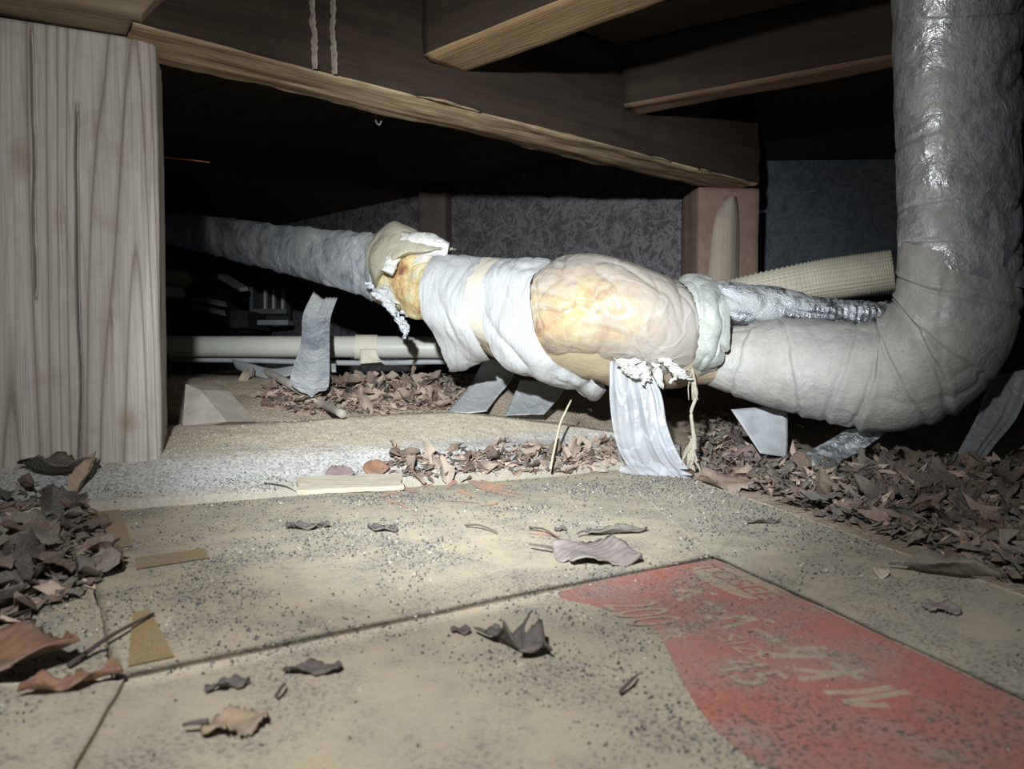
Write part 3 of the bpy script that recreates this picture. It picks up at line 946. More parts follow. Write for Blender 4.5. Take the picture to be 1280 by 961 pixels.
# lettering: reading direction runs along the red field's straight edge, letter tops towards it
e1 = rd; e2 = rp if rp[0] > 0 else -rp
def lay(px, py):
    w = g2(px, py) - fR
    return np.array([w.dot(e1), w.dot(e2)])
def to_world(a, b): return fR + e1 * a + e2 * b

def strokes_mesh(name, strokes, cx, cy, sw, sh, th, mat=None, z=0.0008, label=None):
    V, F = [], []
    for st in strokes:
        if st[0] == 'ring':
            _, x, y, r = st
            ph = np.linspace(0, 2 * math.pi, 18)
            pl = [(cx + (x - .5) * sw + r * sw * math.cos(p), cy + (y - .5) * sh + r * sw * math.sin(p)) for p in ph]
            t_ = th * 0.55
        else:
            pl = [(cx + (x - .5) * sw, cy + (y - .5) * sh) for x, y in st]
            t_ = th
        pl = np.array(pl)
        for a, b in zip(pl[:-1], pl[1:]):
            d = (b - a) / (np.linalg.norm(b - a) + 1e-9); n = np.array([-d[1], d[0]]) * t_ / 2
            z += 0.00002
            i = len(V)
            e = d * t_ * 0.25
            for q in (a - n - e, b - n + e, b + n + e, a + n - e):
                w = to_world(*q); V.append((w[0], w[1], z))
            for q in (a - n - e, b - n + e, b + n + e, a + n - e):
                w = to_world(*q); V.append((w[0], w[1], z - 0.0003))
            F += [(i, i + 1, i + 2, i + 3), (i + 7, i + 6, i + 5, i + 4), (i, i + 4, i + 5, i + 1), (i + 1, i + 5, i + 6, i + 2), (i + 2, i + 6, i + 7, i + 3), (i + 3, i + 7, i + 4, i)]
    o = mesh_obj(name, V, F, mat or MAT['letter'], carton, smooth=False)
    if label: o['label'] = label
    return o

KANA = {
    'pe': [[(0.02, .34), (0.34, .70), (0.98, .14)], ('ring', 0.78, .80, .10)],
    'bar': [[(.04, .5), (.96, .5)]],
    'pa': [[(.36, .74), (.26, .42), (.04, .12)], [(.62, .74), (.76, .44), (.98, .14)], ('ring', .92, .86, .10)],
    'ta': [[(.42, .95), (.28, .68), (.08, .46)], [(.36, .76), (.88, .76), (.66, .34), (.22, .04)], [(.34, .52), (.66, .36)]],
    'o': [[(.05, .70), (.97, .70)], [(.62, .97), (.62, .05), (.48, .10)], [(.60, .68), (.38, .36), (.06, .16)]],
    'ru': [[(.28, .86), (.27, .45), (.04, .08)], [(.58, .92), (.58, .12), (.80, .22), (.97, .46)]],
}
row = [('pe', (853, 744)), ('bar', (888, 760)), ('pa', (915, 779)), ('bar', (966, 800)), ('ta', (1012, 822)), ('o', (1064, 845)), ('ru', (1112, 868))]
ln = np.array([lay(*q) for _, q in row])
a_ = np.linspace(ln[0, 0], ln[-1, 0], 7); bm_ = float(np.median(ln[:, 1]))
pitch_ = a_[1] - a_[0]
for (k, _q), aa in zip(row, a_):
    strokes_mesh('letter', KANA[k], aa, bm_, pitch_ * 0.76, 0.036, 0.0035)

def font_print(text, px, py, size, mat, name='letter', squeeze=1.0, z=0.0011, label=None):
    cu = bpy.data.curves.new('tmp_text', 'FONT')
    cu.body = text; cu.size = size; cu.align_x = 'CENTER'; cu.align_y = 'CENTER'; cu.resolution_u = 4
    ob = bpy.data.objects.new('tmp_text', cu); COL.objects.link(ob)
    dg = bpy.context.evaluated_depsgraph_get()
    me = bpy.data.meshes.new_from_object(ob.evaluated_get(dg))
    bpy.data.objects.remove(ob); bpy.data.curves.remove(cu)
    a0 = lay(px, py)
    V = []
    for v in me.vertices:
        w = to_world(a0[0] + v.co.x * squeeze, a0[1] + v.co.y); V.append((w[0], w[1], z))
    F = [tuple(p.vertices) for p in me.polygons]
    bpy.data.meshes.remove(me)
    o = mesh_obj(name, V, F, mat, carton, smooth=False)
    if label: o['label'] = label
    return o

# the oval badge with its red wordmark
c0, c1 = lay(872, 712), lay(968, 745)
ca, cb = (c0 + c1) / 2
hl = (c1[0] - c0[0]) / 2
ov = []
for p in np.linspace(0, 2 * math.pi, 40, endpoint=False):
    cx, sx = math.cos(p), math.sin(p)
    ov.append(to_world(ca + hl * 1.12 * np.sign(cx) * abs(cx) ** 0.7, (c0[1] + c1[1]) / 2 + 0.016 * np.sign(sx) * abs(sx) ** 0.7))
badge = flat_print('badge', ov, 0.0008, MAT['letter'])
badge['label'] = 'pale oval badge with a red wordmark'
pc = to_world(ca, (c0[1] + c1[1]) / 2)
def px_of(w):
    # picture position of a plan point on the carton
    d = w[1] * CT + CAM_H * ST
    return 640 + FPX * w[0] / d, 480.5 + FPX * (CAM_H * CT - w[1] * ST) / d
bx, by = px_of(pc)
font_print('TOSEE', bx, by, 0.022, MAT['red'], squeeze=1.12, z=0.0012)
font_print('200', 799, 768, 0.044, MAT['letter'], squeeze=0.56, z=0.0009)
strokes_mesh('letter', [[(.3, .98), (.3, .02)], [(.05, .7), (.55, .7)], [(.62, .95), (.5, .6)], [(.55, .72), (.98, .72)], [(.85, .7), (.55, .05)], [(.62, .5), (.98, .05)]], *lay(838, 793), 0.015, 0.015, 0.0016)
font_print('SIZE', 930, 812, 0.017, MAT['letter'], z=0.0009)
font_print('45', 934, 842, 0.034, MAT['letter'], squeeze=0.8, z=0.0009)
font_print('SINGLE', 880, 798, 0.012, MAT['letter'], z=0.0009) if False else None

# faded red marks on the back panel
def brush(px0, px1, w, parent=carton):
    a, b = g2(*px0), g2(*px1)
    d = (b - a); L = np.linalg.norm(d); d /= L; n = np.array([-d[1], d[0]])
    nn = 10
    V = []
    for i in range(nn):
        t = i / (nn - 1)
        c = a + d * L * t + n * 0.002 * math.sin(t * 5 + px0[0])
        ww = w * (0.35 + 0.65 * math.sin(math.pi * min(1, 0.12 + t * 0.9))) * (0.8 + 0.4 * random.random())
        for s_ in (-1, 1):
            q = c + n * ww / 2 * s_
            V.append((q[0], q[1], float(panel_z(q[0], q[1], 'A')) + 0.0006))
    o = mesh_obj('print_mark', V, grid_faces(nn, 2), MAT['faded'], carton, smooth=False)
    o['label'] = 'faded red print mark'
for (a, b, w) in (((474, 612), (500, 622), .012), ((478, 624), (497, 616), .008), ((503, 611), (522, 618), .010), ((525, 610), (545, 607), .006), ((482, 626), (508, 638), .006),
                  ((566, 602), (562, 613), .008), ((575, 613), (590, 624), .008), ((586, 602), (640, 622), .016), ((598, 601), (650, 618), .010), ((612, 605), (640, 608), .010),
                  ((600, 634), (625, 630), .006), ((545, 628), (600, 631), .004), ((700, 672), (662, 668), .010)):
    brush(a, b, w)

# packing tape
def tape_piece(quad, k, z=0.0009):
    c = [g2(*q) for q in quad]
    nu = nv = 8
    u = np.linspace(0, 1, nu)[:, None, None]; v = np.linspace(0, 1, nv)[None, :, None]
    g = (c[0] * (1 - u) + c[1] * u) * (1 - v) + (c[3] * (1 - u) + c[2] * u) * v
    zz = panel_z(g[..., 0], g[..., 1], k) + z
    g3 = np.concatenate([g, zz[..., None]], -1)
    o = mesh_obj('packing_tape', g3.reshape(-1, 3), [f[::-1] for f in grid_faces(nu, nv)], MAT['packtape'], carton)
    o['label'] = 'brown strip of packing tape'
tape_piece([(122, 690), (166, 685), (150, 640), (108, 644)], 'A')
tape_piece([(170, 714), (262, 700), (256, 688), (168, 700)], 'A')
tape_piece([(160, 838), (218, 826), (186, 764), (166, 770)], 'A')
tape_piece([(20, 888), (144, 872), (142, 857), (20, 870)], 'E')
tape_piece([(-60, 884), (60, 880), (40, 862), (-60, 868)], 'E')

# ------------------------------------------------------------------ site surfaces for laying things down
bpy.context.view_layer.update()
def bvh_of(objs):
    V, F = [], []
    for o in objs:
        me = o.data; off = len(V)
        mw = o.matrix_world
        V += [mw @ v.co for v in me.vertices]
        F += [[i + off for i in p.vertices] for p in me.polygons]
    return BVHTree.FromPolygons(V, F)
SURF = bvh_of([floor, footing] + [c for c in carton.children if c.name.startswith('panel')])
def hit(px, py):
    d = Vector(P(px, py, 1.0)) - Vector((0, 0, CAM_H))
    loc, nrm, _i, _d = SURF.ray_cast(Vector((0, 0, CAM_H)), d.normalized())
    return loc, nrm
def drop(x, y):
    loc, nrm, _i, _d = SURF.ray_cast(Vector((x, y, 0.4)), Vector((0, 0, -1)))
    return (loc.z if loc else 0.0), nrm

# ------------------------------------------------------------------ the insulated duct
duct = empty('insulated_duct', (0.53, 0.90, 0.02), 'lagged silver-grey duct with a torn joint, white wrap, clear plastic bulge and upright elbow', 'duct')

def wraps(turns, step, amp, seed, fine=0.0012, crease=0.002, cf=9):
    def f(g, S, F):
        ph = S * turns - F / (2 * math.pi) + 0.12 * fbm(g * 14, 2, seed) * 2
        fr = ph - np.floor(ph)
        saw = np.where(fr < 0.9, fr / 0.9, (1 - fr) / 0.1)
        z = step * (saw - 0.5)
        z = z + amp * fbm(g * 9, 3, seed + 1) * 2
        z = z - crease * ridge(g * np.array([cf, cf, cf]) * 1.6 + 0.7 * fbm(g * 12, 2, seed + 5)[..., None], seed + 2) ** 8
        z = z + fine * fbm(g * 70, 3, seed + 3) * 2
        return z
    return f

# elbow and riser on the right
def elbow_disp(g, S, F):
    z = 0.0035 * fbm(g * 9, 3, 12) * 2 + 0.0008 * fbm(g * 70, 3, 14) * 2
    for s0, tilt, dp in ((0.10, 0.02, 0.002), (0.27, -0.03, 0.003), (0.41, 0.04, 0.003), (0.50, 0.06, 0.0045), (0.57, -0.03, 0.003), (0.70, 0.05, 0.0045), (0.74, -0.02, 0.0025), (0.90, -0.03, 0.003)):
        c = s0 + tilt * np.cos(F) + 0.02 * fbm(np.stack([np.cos(F) * 2, np.sin(F) * 2, F * 0 + s0 * 30], -1), 2, 15)
        d = (S - c) / 0.008
        z = z - dp * np.exp(-d ** 2) + 0.6 * dp * np.exp(-((d - 1.8) / 1.6) ** 2)
    k = np.stack([g[..., 0] * 20, g[..., 1] * 10, g[..., 2] * 10], -1)
    return z - 0.0022 * ridge(k + 0.6 * fbm(g * 14, 2, 16)[..., None], 17) ** 9
L2 = lambda a, b: [a, b]
st = [([(890, 408), (885, 482)], .985), ([(925, 407), (915, 494)], .975), ([(955, 400), (950, 506)], .965), ([(990, 397), (985, 516)], .95), ([(1030, 399), (1028, 526)], .94), ([(1072, 403), (1074, 536)], .925),
      ([(1093, 399), (1125, 537)], .91), ([(1106, 388), (1180, 523)], .90), ([(1113, 374), (1228, 492)], .885), ([(1118, 356), (1260, 448)], .875), ([(1119, 335), (1276, 400)], .87), ([(1120, 300), (1280, 340)], .868)]
o = loft('elbow_sleeve', st, MAT['sleeve'], duct, 220, 130, elbow_disp, seed=1)
o['label'] = 'dusty beige-grey wrapped elbow'
st = [([(1121, 318), (1281, 360)], .868), ([(1119, 270), (1281, 290)], .866), ([(1118, 200), (1280, 205)], .862), ([(1116, 110), (1281, 105)], .858), ([(1116, 36), (1282, 26)], .853), ([(1113, 15), (1286, 8)], .85), ([(1110, -60), (1290, -70)], .845), ([(1112, -200), (1290, -200)], .84)]
def riser_disp(g, S, F):
    z = 0.0035 * fbm(g * 8, 3, 51) * 2
    # diagonal pulled creases of the foil, stronger on the far side
    k = np.stack([g[..., 0] * 10 + g[..., 2] * 6, g[..., 1] * 8, g[..., 2] * 22 - g[..., 0] * 16], -1)
    z = z - 0.005 * ridge(k, 52) ** 5 * (0.25 + 0.75 * sstep(0.50, 0.58, g[..., 0]))
    z = z + 0.0022 * fbm(g * 60, 3, 53) * 2 * sstep(0.47, 0.56, g[..., 0]) + 0.0012 * fbm(g * 70, 2, 54)
    for zz, sl in ((0.318, 0.10), (0.265, -0.05), (0.40, 0.20)):
        z = z - 0.0022 * np.exp(-((g[..., 2] - zz - sl * (g[..., 0] - 0.53)) / 0.0022) ** 2)
    return z
o = loft('riser_sleeve', st, MAT['sleeve_v'], duct, 200, 120, riser_disp, caps=(False, True), seed=2)
o['label'] = 'creased silver foil riser'

# left run
st = [([(175, 262), (172, 300)], 2.05), ([(225, 266), (225, 309)], 1.92), ([(262, 270), (262, 318)], 1.8), ([(340, 279), (336, 338)], 1.55), ([(440, 289), (434, 364)], 1.3), ([(482, 293), (476, 380)], 1.22)]
o = loft('left_sleeve', st, MAT['sleeve_l'], duct, 150, 80, wraps(10, 0.003, 0.003, 23, fine=0.0016, crease=0.003, cf=12), caps=(True, False), ragged=(0, 0.012), seed=3)
o['label'] = 'blue-grey foil sleeve running into the dark'
# core below all wraps
st = [([(470, 302), (464, 372)], 1.225), ([(530, 330), (528, 396)], 1.13), ([(600, 340), (600, 440)], 1.06), ([(690, 350), (690, 470)], 1.01), ([(760, 352), (760, 484)], .995), ([(830, 360), (830, 487)], .985), ([(905, 408), (900, 482)], .975)]
o = loft('inner_sleeve', st, MAT['under'], duct, 70, 60, wraps(5, 0.003, 0.003, 33), seed=4)
o['label'] = 'brown sleeve showing below the plastic'
# glass wool in the tear and under the plastic
def lumpy(a, f, seed):
    return lambda g, S, F: a * (fbm(g * f, 4, seed) * 2 + 0.5 * ridge(g * f * 2.2, seed + 3))
st = [([(476, 300), (470, 376)], 1.20), ([(500, 303), (493, 384)], 1.17), ([(530, 312), (520, 396)], 1.13), ([(548, 322), (535, 398)], 1.11)]
o = loft('glass_wool', st, MAT['wool'], duct, 60, 90, lumpy(0.006, 38, 3), seed=5)
o['label'] = 'yellow glass wool bared by the torn joint'
st = [([(655, 345), (660, 440)], 1.0, .05), ([(690, 336), (700, 446)], .99, .062), ([(745, 332), (750, 450)], .985, .070), ([(795, 342), (795, 450)], .98, .070), ([(840, 358), (838, 452)], .98, .058), ([(868, 375), (862, 445)], .985, .045)]
o = loft('glass_wool', st, MAT['wool'], duct, 90, 100, lumpy(0.008, 26, 8), seed=6)
o['label'] = 'yellow and brown glass wool under the clear plastic'
# white fluff at the tear's upper edge
for (a, b, c) in (((500, 300), (560, 312), 0.011), ((520, 318), (535, 345), 0.010), ((497, 312), (484, 340), 0.006)):
    st = []
    for t in np.linspace(0, 1, 5):
        px = a[0] + (b[0] - a[0]) * t; py = a[1] + (b[1] - a[1]) * t
        r = (c * FPX / 1.09) * (0.5 + 1.0 * math.sin(math.pi * (0.1 + 0.8 * t)))
        nx_, ny_ = -(b[1] - a[1]), (b[0] - a[0]); l_ = math.hypot(nx_, ny_); nx_, ny_ = nx_ / l_, ny_ / l_
        st.append(([(px - nx_ * r, py - ny_ * r), (px + nx_ * r, py + ny_ * r)], 1.095 + 0.02 * (1 - t)))
    o = loft('wool_tuft', st, MAT['woolw'], duct, 24, 24, lumpy(0.006, 70, 13), caps=(True, True))
    o['label'] = 'white glass wool tuft'

# loose khaki sheathing over the torn joint
st = [([(468, 291), (455, 318), (460, 345), (470, 366)], 1.20, .062), ([(478, 284), (462, 315), (466, 345), (474, 362)], 1.185, .066), ([(492, 277), (484, 305), (474, 335), (476, 354)], 1.17, .068),
      ([(512, 284), (504, 304), (492, 325), (486, 341)], 1.15, .064), ([(536, 296), (526, 306), (514, 317), (505, 324)], 1.13, .05), ([(556, 306), (548, 310), (538, 315), (530, 318)], 1.115, .04)]
def sheath(g, S, F): return 0.003 * fbm(g * 16, 3, 61) * 2 - 0.004 * ridge(g * 17, 62) ** 5 + 0.0012 * fbm(g * 80, 2, 63)
o = loft('loose_sheathing', st, MAT['collar'], duct, 60, 72, sheath, ragged=(0.004, 0.012), seed=7)
o['label'] = 'khaki sheathing lifted off the torn joint'

# white wrap bands
def cloth(seed, amp=0.0035, fold=0.005, flo=0.0):
    def f(g, S, F):
        low = sstep(0.0, 1.0, np.sin(np.clip(F - 1.2, 0, math.pi)))
        wv = 0.5 * fbm(g * 13, 2, seed + 4)[..., None]
        k = np.stack([g[..., 0] * 20 + g[..., 2] * 16, g[..., 1] * 14, g[..., 2] * 7 - g[..., 0] * 10], -1) + wv
        k2 = np.stack([g[..., 0] * 44 - g[..., 2] * 14, g[..., 1] * 20, g[..., 2] * 12 + g[..., 0] * 16], -1) + 2 * wv
        return amp * fbm(g * 11, 3, seed) * 2 - fold * ridge(k, seed + 1) ** 5 * (0.4 + low) - 0.35 * fold * ridge(k2, seed + 3) ** 5 + 0.0007 * fbm(g * 60, 2, seed + 2) * 2
    return f
st = [([(541, 318), (525, 348), (524, 390), (543, 422), (562, 465)], 1.10, .074), ([(560, 318), (545, 352), (543, 392), (560, 428), (580, 464)], 1.085, .075), ([(585, 320), (566, 354), (562, 392), (578, 424), (597, 460)], 1.07, .076), ([(606, 322), (584, 352), (578, 382), (592, 416), (613, 454)], 1.06, .075)]
o = loft('wrap_band', st, MAT['tape'], duct, 50, 90, cloth(71), ragged=(0.003, 0.001), seed=8)
o['label'] = 'loose white wrap band ending in a hanging point'
st = [([(603, 321), (582, 350), (576, 382), (586, 412), (603, 438)], 1.06, .071), ([(626, 322), (605, 350), (601, 385), (606, 412), (618, 440)], 1.045, .071), ([(640, 324), (622, 352), (617, 388), (622, 414), (634, 444)], 1.035, .070)]
o = loft('wrap_band', st, MAT['cream'], duct, 24, 72, cloth(77, 0.002, 0.002), seed=9)
o['label'] = 'narrow cream tape band'
st = [([(626, 321), (603, 348), (602, 395), (609, 430), (640, 466), (738, 500)], 1.045, .074), ([(646, 321), (622, 346), (619, 395), (628, 436), (665, 474), (744, 500)], 1.03, .078), ([(668, 322), (643, 345), (640, 392), (652, 436), (688, 474), (750, 497)], 1.015, .080), ([(690, 325), (665, 346), (662, 376), (670, 420), (700, 462), (758, 488)], 1.0, .080)]
o = loft('wrap_band', st, MAT['tape'], duct, 60, 120, cloth(83, 0.003, 0.006), ragged=(0.001, 0.001), seed=10)
o['label'] = 'wide white wrap band sagging to a point'
# plastic bulge
st = [([(694, 323), (666, 345), (662, 378), (668, 415), (690, 450)], .995, .078), ([(712, 318), (692, 350), (686, 385), (694, 420), (712, 454)], .985, .086), ([(742, 317), (742, 352), (742, 385), (744, 425), (748, 456)], .975, .092), ([(782, 325), (798, 355), (802, 388), (798, 425), (790, 463)], .965, .090), ([(818, 337), (838, 366), (843, 396), (838, 432), (824, 476)], .965, .083), ([(848, 348), (864, 374), (870, 404), (866, 436), (856, 470)], .968, .070), ([(862, 356), (876, 380), (880, 404), (876, 432), (868, 462)], .97, .060)]
def film_d(g, S, F):
    c = np.array([0.03, 0.87, 0.20])
    r = np.linalg.norm((g - c) * np.array([1, 0.5, 1]), axis=-1)
    tw = np.arctan2(g[..., 2] - c[2], g[..., 0] - c[0])
    k = np.stack([r * 30 + tw * 1.2, tw * 2.2, r * 8], -1)
    return 0.003 * fbm(g * 16, 2, 91) * 2 - 0.0045 * ridge(k, 92) ** 6 - 0.0015 * ridge(g * 26 + fbm(g * 20, 2, 94)[..., None], 93) ** 8
o = loft('plastic_wrap', st, MAT['film'], duct, 130, 130, film_d, ragged=(0, 0.004), seed=11)
o['label'] = 'wrinkled clear amber plastic bulging over glass wool'
# end wrap
st = [([(846, 346), (866, 370), (873, 404), (870, 440), (864, 466)], .965, .068), ([(860, 342), (882, 370), (890, 404), (888, 440), (872, 472)], .96, .070), ([(874, 341), (896, 366), (906, 402), (903, 440), (880, 472)], .96, .069), ([(889, 344), (908, 368), (918, 402), (914, 444), (892, 468)], .962, .064)]
o = loft('wrap_band', st, MAT['endwrap'], duct, 70, 120, cloth(97, 0.003, 0.010), ragged=(0.002, 0.001), seed=12)
o['label'] = 'pale green-grey wrap closing the bulge'

# torn shreds under the bulge and at the joint
def shred(pts, w, mat, label, name='torn_shred', d=0.93, seed=0):
    pts = np.array(pts, float)
    k = len(pts); n = 6 * (k - 1) + 1
    t = np.linspace(0, k - 1, n)
    c = catmull(pts, t)
    r_ = np.random.default_rng(seed)
    L, R = [], []
    for i in range(n):
        ww = w * (0.5 + 0.9 * r_.random()) * (1 - 0.5 * i / n)
        tw = math.cos(i * 0.9 + seed)
        L.append((c[i, 0] - ww / 2, c[i, 1] + r_.normal() * 1.0, d - 0.004 * tw)); R.append((c[i, 0] + ww / 2, c[i, 1] + r_.normal() * 1.0, d + 0.004 * tw))
    o = ribbon(name, L, R, mat, duct, n=n * 2, m=6, amp=0.0025, freq=50, seed=seed, rag=0.006, solid=0.0012)
    o['label'] = label
for i, (pts, w) in enumerate(([[(785, 448), (790, 462), (796, 474)], 26], [[(800, 452), (806, 468), (808, 478)], 22], [[(820, 455), (822, 465), (826, 484)], 12], [[(846, 460), (852, 470), (862, 474)], 20], [[(775, 450), (780, 458), (784, 466)], 14], [[(828, 448), (840, 456), (848, 470)], 18], [[(858, 462), (846, 470), (838, 478)], 10])):
    shred(pts, w, MAT['shred'], 'torn white shred below the bulge', d=0.905, seed=i + 1)
for i, (pts, w) in enumerate(([[(476, 360), (488, 385), (500, 402), (508, 418)], 16], [[(480, 358), (500, 378), (520, 392)], 12], [[(470, 366), (478, 376), (490, 380)], 12], [[(500, 396), (508, 408), (505, 424)], 10], [[(462, 352), (470, 362), (478, 372)], 16], [[(505, 388), (515, 396), (520, 394)], 16])):
    shred(pts, w, MAT['silver'], 'torn foil shred at the joint', d=1.13 if i != 4 else 1.17, seed=i + 20)
shred([(548, 305), (558, 309), (568, 312)], 7, MAT['twine'], 'frayed fibre at the sheathing tip', d=1.11, seed=41)

# hanging straps (parts of the duct)
o = ribbon('hanger_strap', [(392, 366, 1.34), (379, 395, 1.28), (376, 430, 1.20), (365, 466, 1.12), (364, 481, 1.09), (380, 486, 1.08)], [(422, 372, 1.34), (413, 400, 1.28), (412, 440, 1.20), (412, 470, 1.12), (409, 485, 1.09), (398, 488, 1.08)], MAT['sleeve_l'], duct, 60, 24, 0.006, 36, seed=3, bow=-0.008)
o['label'] = 'crinkled silver strap hanging beside the cream pipe'
o = ribbon('hanger_strap', [(605, 448, 1.27), (590, 478, 1.24), (575, 498, 1.18), (558, 518, 1.10)], [(648, 448, 1.27), (640, 474, 1.24), (622, 496, 1.18), (608, 514, 1.11)], MAT['tape'], duct, 40, 16, 0.003, 20, seed=5)
o['label'] = 'white wrap tail hanging to the footing'
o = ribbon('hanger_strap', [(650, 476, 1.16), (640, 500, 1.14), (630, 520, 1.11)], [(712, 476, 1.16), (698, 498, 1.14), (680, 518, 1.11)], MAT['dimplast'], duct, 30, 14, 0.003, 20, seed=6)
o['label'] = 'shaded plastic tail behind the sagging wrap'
o = ribbon('plastic_strip', [(762, 452, .925), (762, 500, .915), (768, 545, .90), (780, 575, .875), (802, 600, .84)], [(806, 455, .925), (826, 490, .915), (834, 530, .905), (848, 565, .885), (868, 592, .855)], MAT['plast'], duct, 80, 40, 0.008, 60, stretch=(1, 1, 0.12), seed=7, rag=0.012, bow=-0.006)
o['label'] = 'milky plastic strip hanging to the carton'
o = ribbon('plastic_strip', [(772, 590, .87), (792, 592, .85), (810, 603, .835)], [(795, 570, .90), (818, 578, .87), (850, 600, .84)], MAT['plast'], duct, 24, 20, 0.008, 60, seed=8, rag=0.006)
o['label'] = 'crumpled end of the milky plastic strip'
o = ribbon('hanger_strap', [(1060, 535, .97), (1025, 556, .95), (985, 576, .92)], [(1115, 536, .96), (1070, 568, .93), (1035, 584, .90)], MAT['silver'], duct, 40, 18, 0.004, 40, seed=9)
o['label'] = 'dusty silver strap folded under the elbow'
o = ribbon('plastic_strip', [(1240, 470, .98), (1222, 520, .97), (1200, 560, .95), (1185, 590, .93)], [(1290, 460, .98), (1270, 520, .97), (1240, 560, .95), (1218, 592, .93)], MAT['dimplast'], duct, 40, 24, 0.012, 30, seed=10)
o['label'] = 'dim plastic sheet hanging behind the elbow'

# ------------------------------------------------------------------ other pipes
st = [([(876, 352), (876, 400)], 1.05), ([(905, 351), (908, 410)], 1.045), ([(935, 354), (940, 410)], 1.04), ([(980, 359), (984, 404)], 1.04), ([(1030, 371), (1034, 405)], 1.04), ([(1075, 375), (1078, 408)], 1.04), ([(1125, 374), (1130, 410)], 1.04)]
def thin_d(g, S, F):
    c = np.stack([g[..., 0] * 16, g[..., 1] * 12 + F * 0.6, g[..., 2] * 22 + g[..., 0] * 14], -1)
    z = 0.003 * fbm(g * 14, 3, 31) * 2 - 0.007 * ridge(c, 32) ** 4 + 0.0012 * fbm(g * 70, 2, 33) * 2
    z = z + 0.0008 * np.sin(g[..., 0] * 700 + 3 * fbm(g * 30, 2, 35)) * sstep(0.44, 0.48, g[..., 0])
    return z
o = loft('wrapped_pipe', st, MAT['silver'], None, 170, 64, thin_d, caps=(True, True))
tag(o, 'thin pipe in twisted silver wrap lying behind the elbow', 'pipe')
# ribbed hose
hose = empty('ribbed_hose', P(1010, 350, 1.2), 'beige ribbed hose running behind the silver riser', 'hose')
n_r = 64
st = [([(870, 368), (872, 398)], 1.24), ([(910, 351), (916, 396)], 1.22), ([(1005, 329), (1014, 378)], 1.185), ([(1060, 320), (1068, 370)], 1.165), ([(1114, 313), (1120, 362)], 1.145)]
def ribs(g, S, F):
    return 0.0012 * np.sin(S * 2 * math.pi * n_r) + 0.0009 * np.sin(F * 30)
loft('hose_body', st, MAT['hose'], hose, 360, 120, ribs)
st = [([(1112, 314), (1118, 361)], 1.146), ([(1140, 309), (1146, 356)], 1.135)]
loft('hose_cuff', st, MAT['blackend'], hose, 6, 40, caps=(True, True))

pipe = empty('drain_pipe', P(400, 446, 1.4), 'cream plastic pipe lying low behind the silver strap', 'pipe')
st = [([(130, 420), (130, 446)], 1.40), ([(258, 420), (258, 446)], 1.40), ([(400, 420), (400, 446.5)], 1.40), ([(480, 420), (480, 447)], 1.40), ([(560, 421), (560, 448)], 1.40), ([(700, 422), (700, 448)], 1.40)]
loft('pipe_body', st, MAT['pvc'], pipe, 40, 32, caps=(True, True))
o = loft('pipe_tape', [([(444, 419), (443, 448)], 1.40), ([(472, 419), (470, 449)], 1.40)], MAT['cream'], pipe, 14, 32, lambda g, S, F: 0.0012 + 0.001 * fbm(g * 60, 2, 4))
o['label'] = 'beige tape patch'
o = ribbon('pipe_tape', [(450, 436, 1.375), (450, 446, 1.37), (448, 455, 1.37)], [(470, 436, 1.375), (474, 448, 1.37), (480, 452, 1.36)], MAT['cream'], pipe, 12, 8, 0.002)
o['label'] = 'loose end of the tape patch'
o = tube('cable_conduit', P(np.array([200, 300, 400, 480, 560, 680]), np.array([449, 450, 453, 453.5, 452, 455]), np.array([1.42] * 6)), 0.0055, MAT['conduit'])
tag(o, 'thin pale cable running along the bottom of the cream pipe', 'cable')
o = ribbon('grey_flat_hose', [(292, 450, 1.33), (315, 456, 1.28), (340, 462, 1.24), (370, 458, 1.22), (420, 455, 1.22)], [(296, 461, 1.31), (315, 468, 1.25), (340, 472, 1.21), (372, 467, 1.2), (420, 464, 1.2)], MAT['conduit'], None, 50, 10, 0.002, 20, solid=0.004)
tag(o, 'flattened grey hose curling on the soil behind the silver strap', 'hose')

# ------------------------------------------------------------------ loose wood, sticks, scraps
def board(name, quad, th, mat, label, cat, jag=0.0):
    """quad: four surveyed (px, py, depth) corners of its upper face"""
    c = P(*np.array(quad, float).T)
    nu, nv = 26, 5
    u = np.linspace(0, 1, nu)[:, None, None]; v = np.linspace(0, 1, nv)[None, :, None]
    g = (c[0] * (1 - u) + c[1] * u) * (1 - v) + (c[3] * (1 - u) + c[2] * u) * v
    g = g + (fbm(g * 60, 3, 7) * 0.003)[..., None]
    if jag:
        ax = (c[1] - c[0]) / np.linalg.norm(c[1] - c[0])
        jg = (rng.random((2, nv)) - 0.5) * jag
        g[0] += ax * jg[0][:, None]; g[-1] += ax * jg[1][:, None]
    o = mesh_obj(name, g.reshape(-1, 3), grid_faces(nu, nv), mat, solid=th, smooth=False)
    return tag(o, label, cat)
def gd(px, py, z):                      # surveyed point on level z as (px, py, depth)
    p = G(px, py, z)
    return (px, py, float(p[1] * CT - (p[2] - CAM_H) * ST))
board('thin_wood_strip', [gd(370, 616, 0.004), gd(503, 609, 0.006), gd(500, 594, 0.012), gd(372, 599, 0.012)], 0.005, MAT['palewood'], 'pale thin wooden slat lying at the far edge of the carton', 'wood strip', 0.004)
board('wood_splinter', [(276, 520, 1.08), (364, 535, 1.0), (362, 527, 1.02), (290, 512, 1.1)], 0.006, MAT['palewood'], 'flat pale splinter of wood on the soil beside the wedge', 'splinter', 0.03)
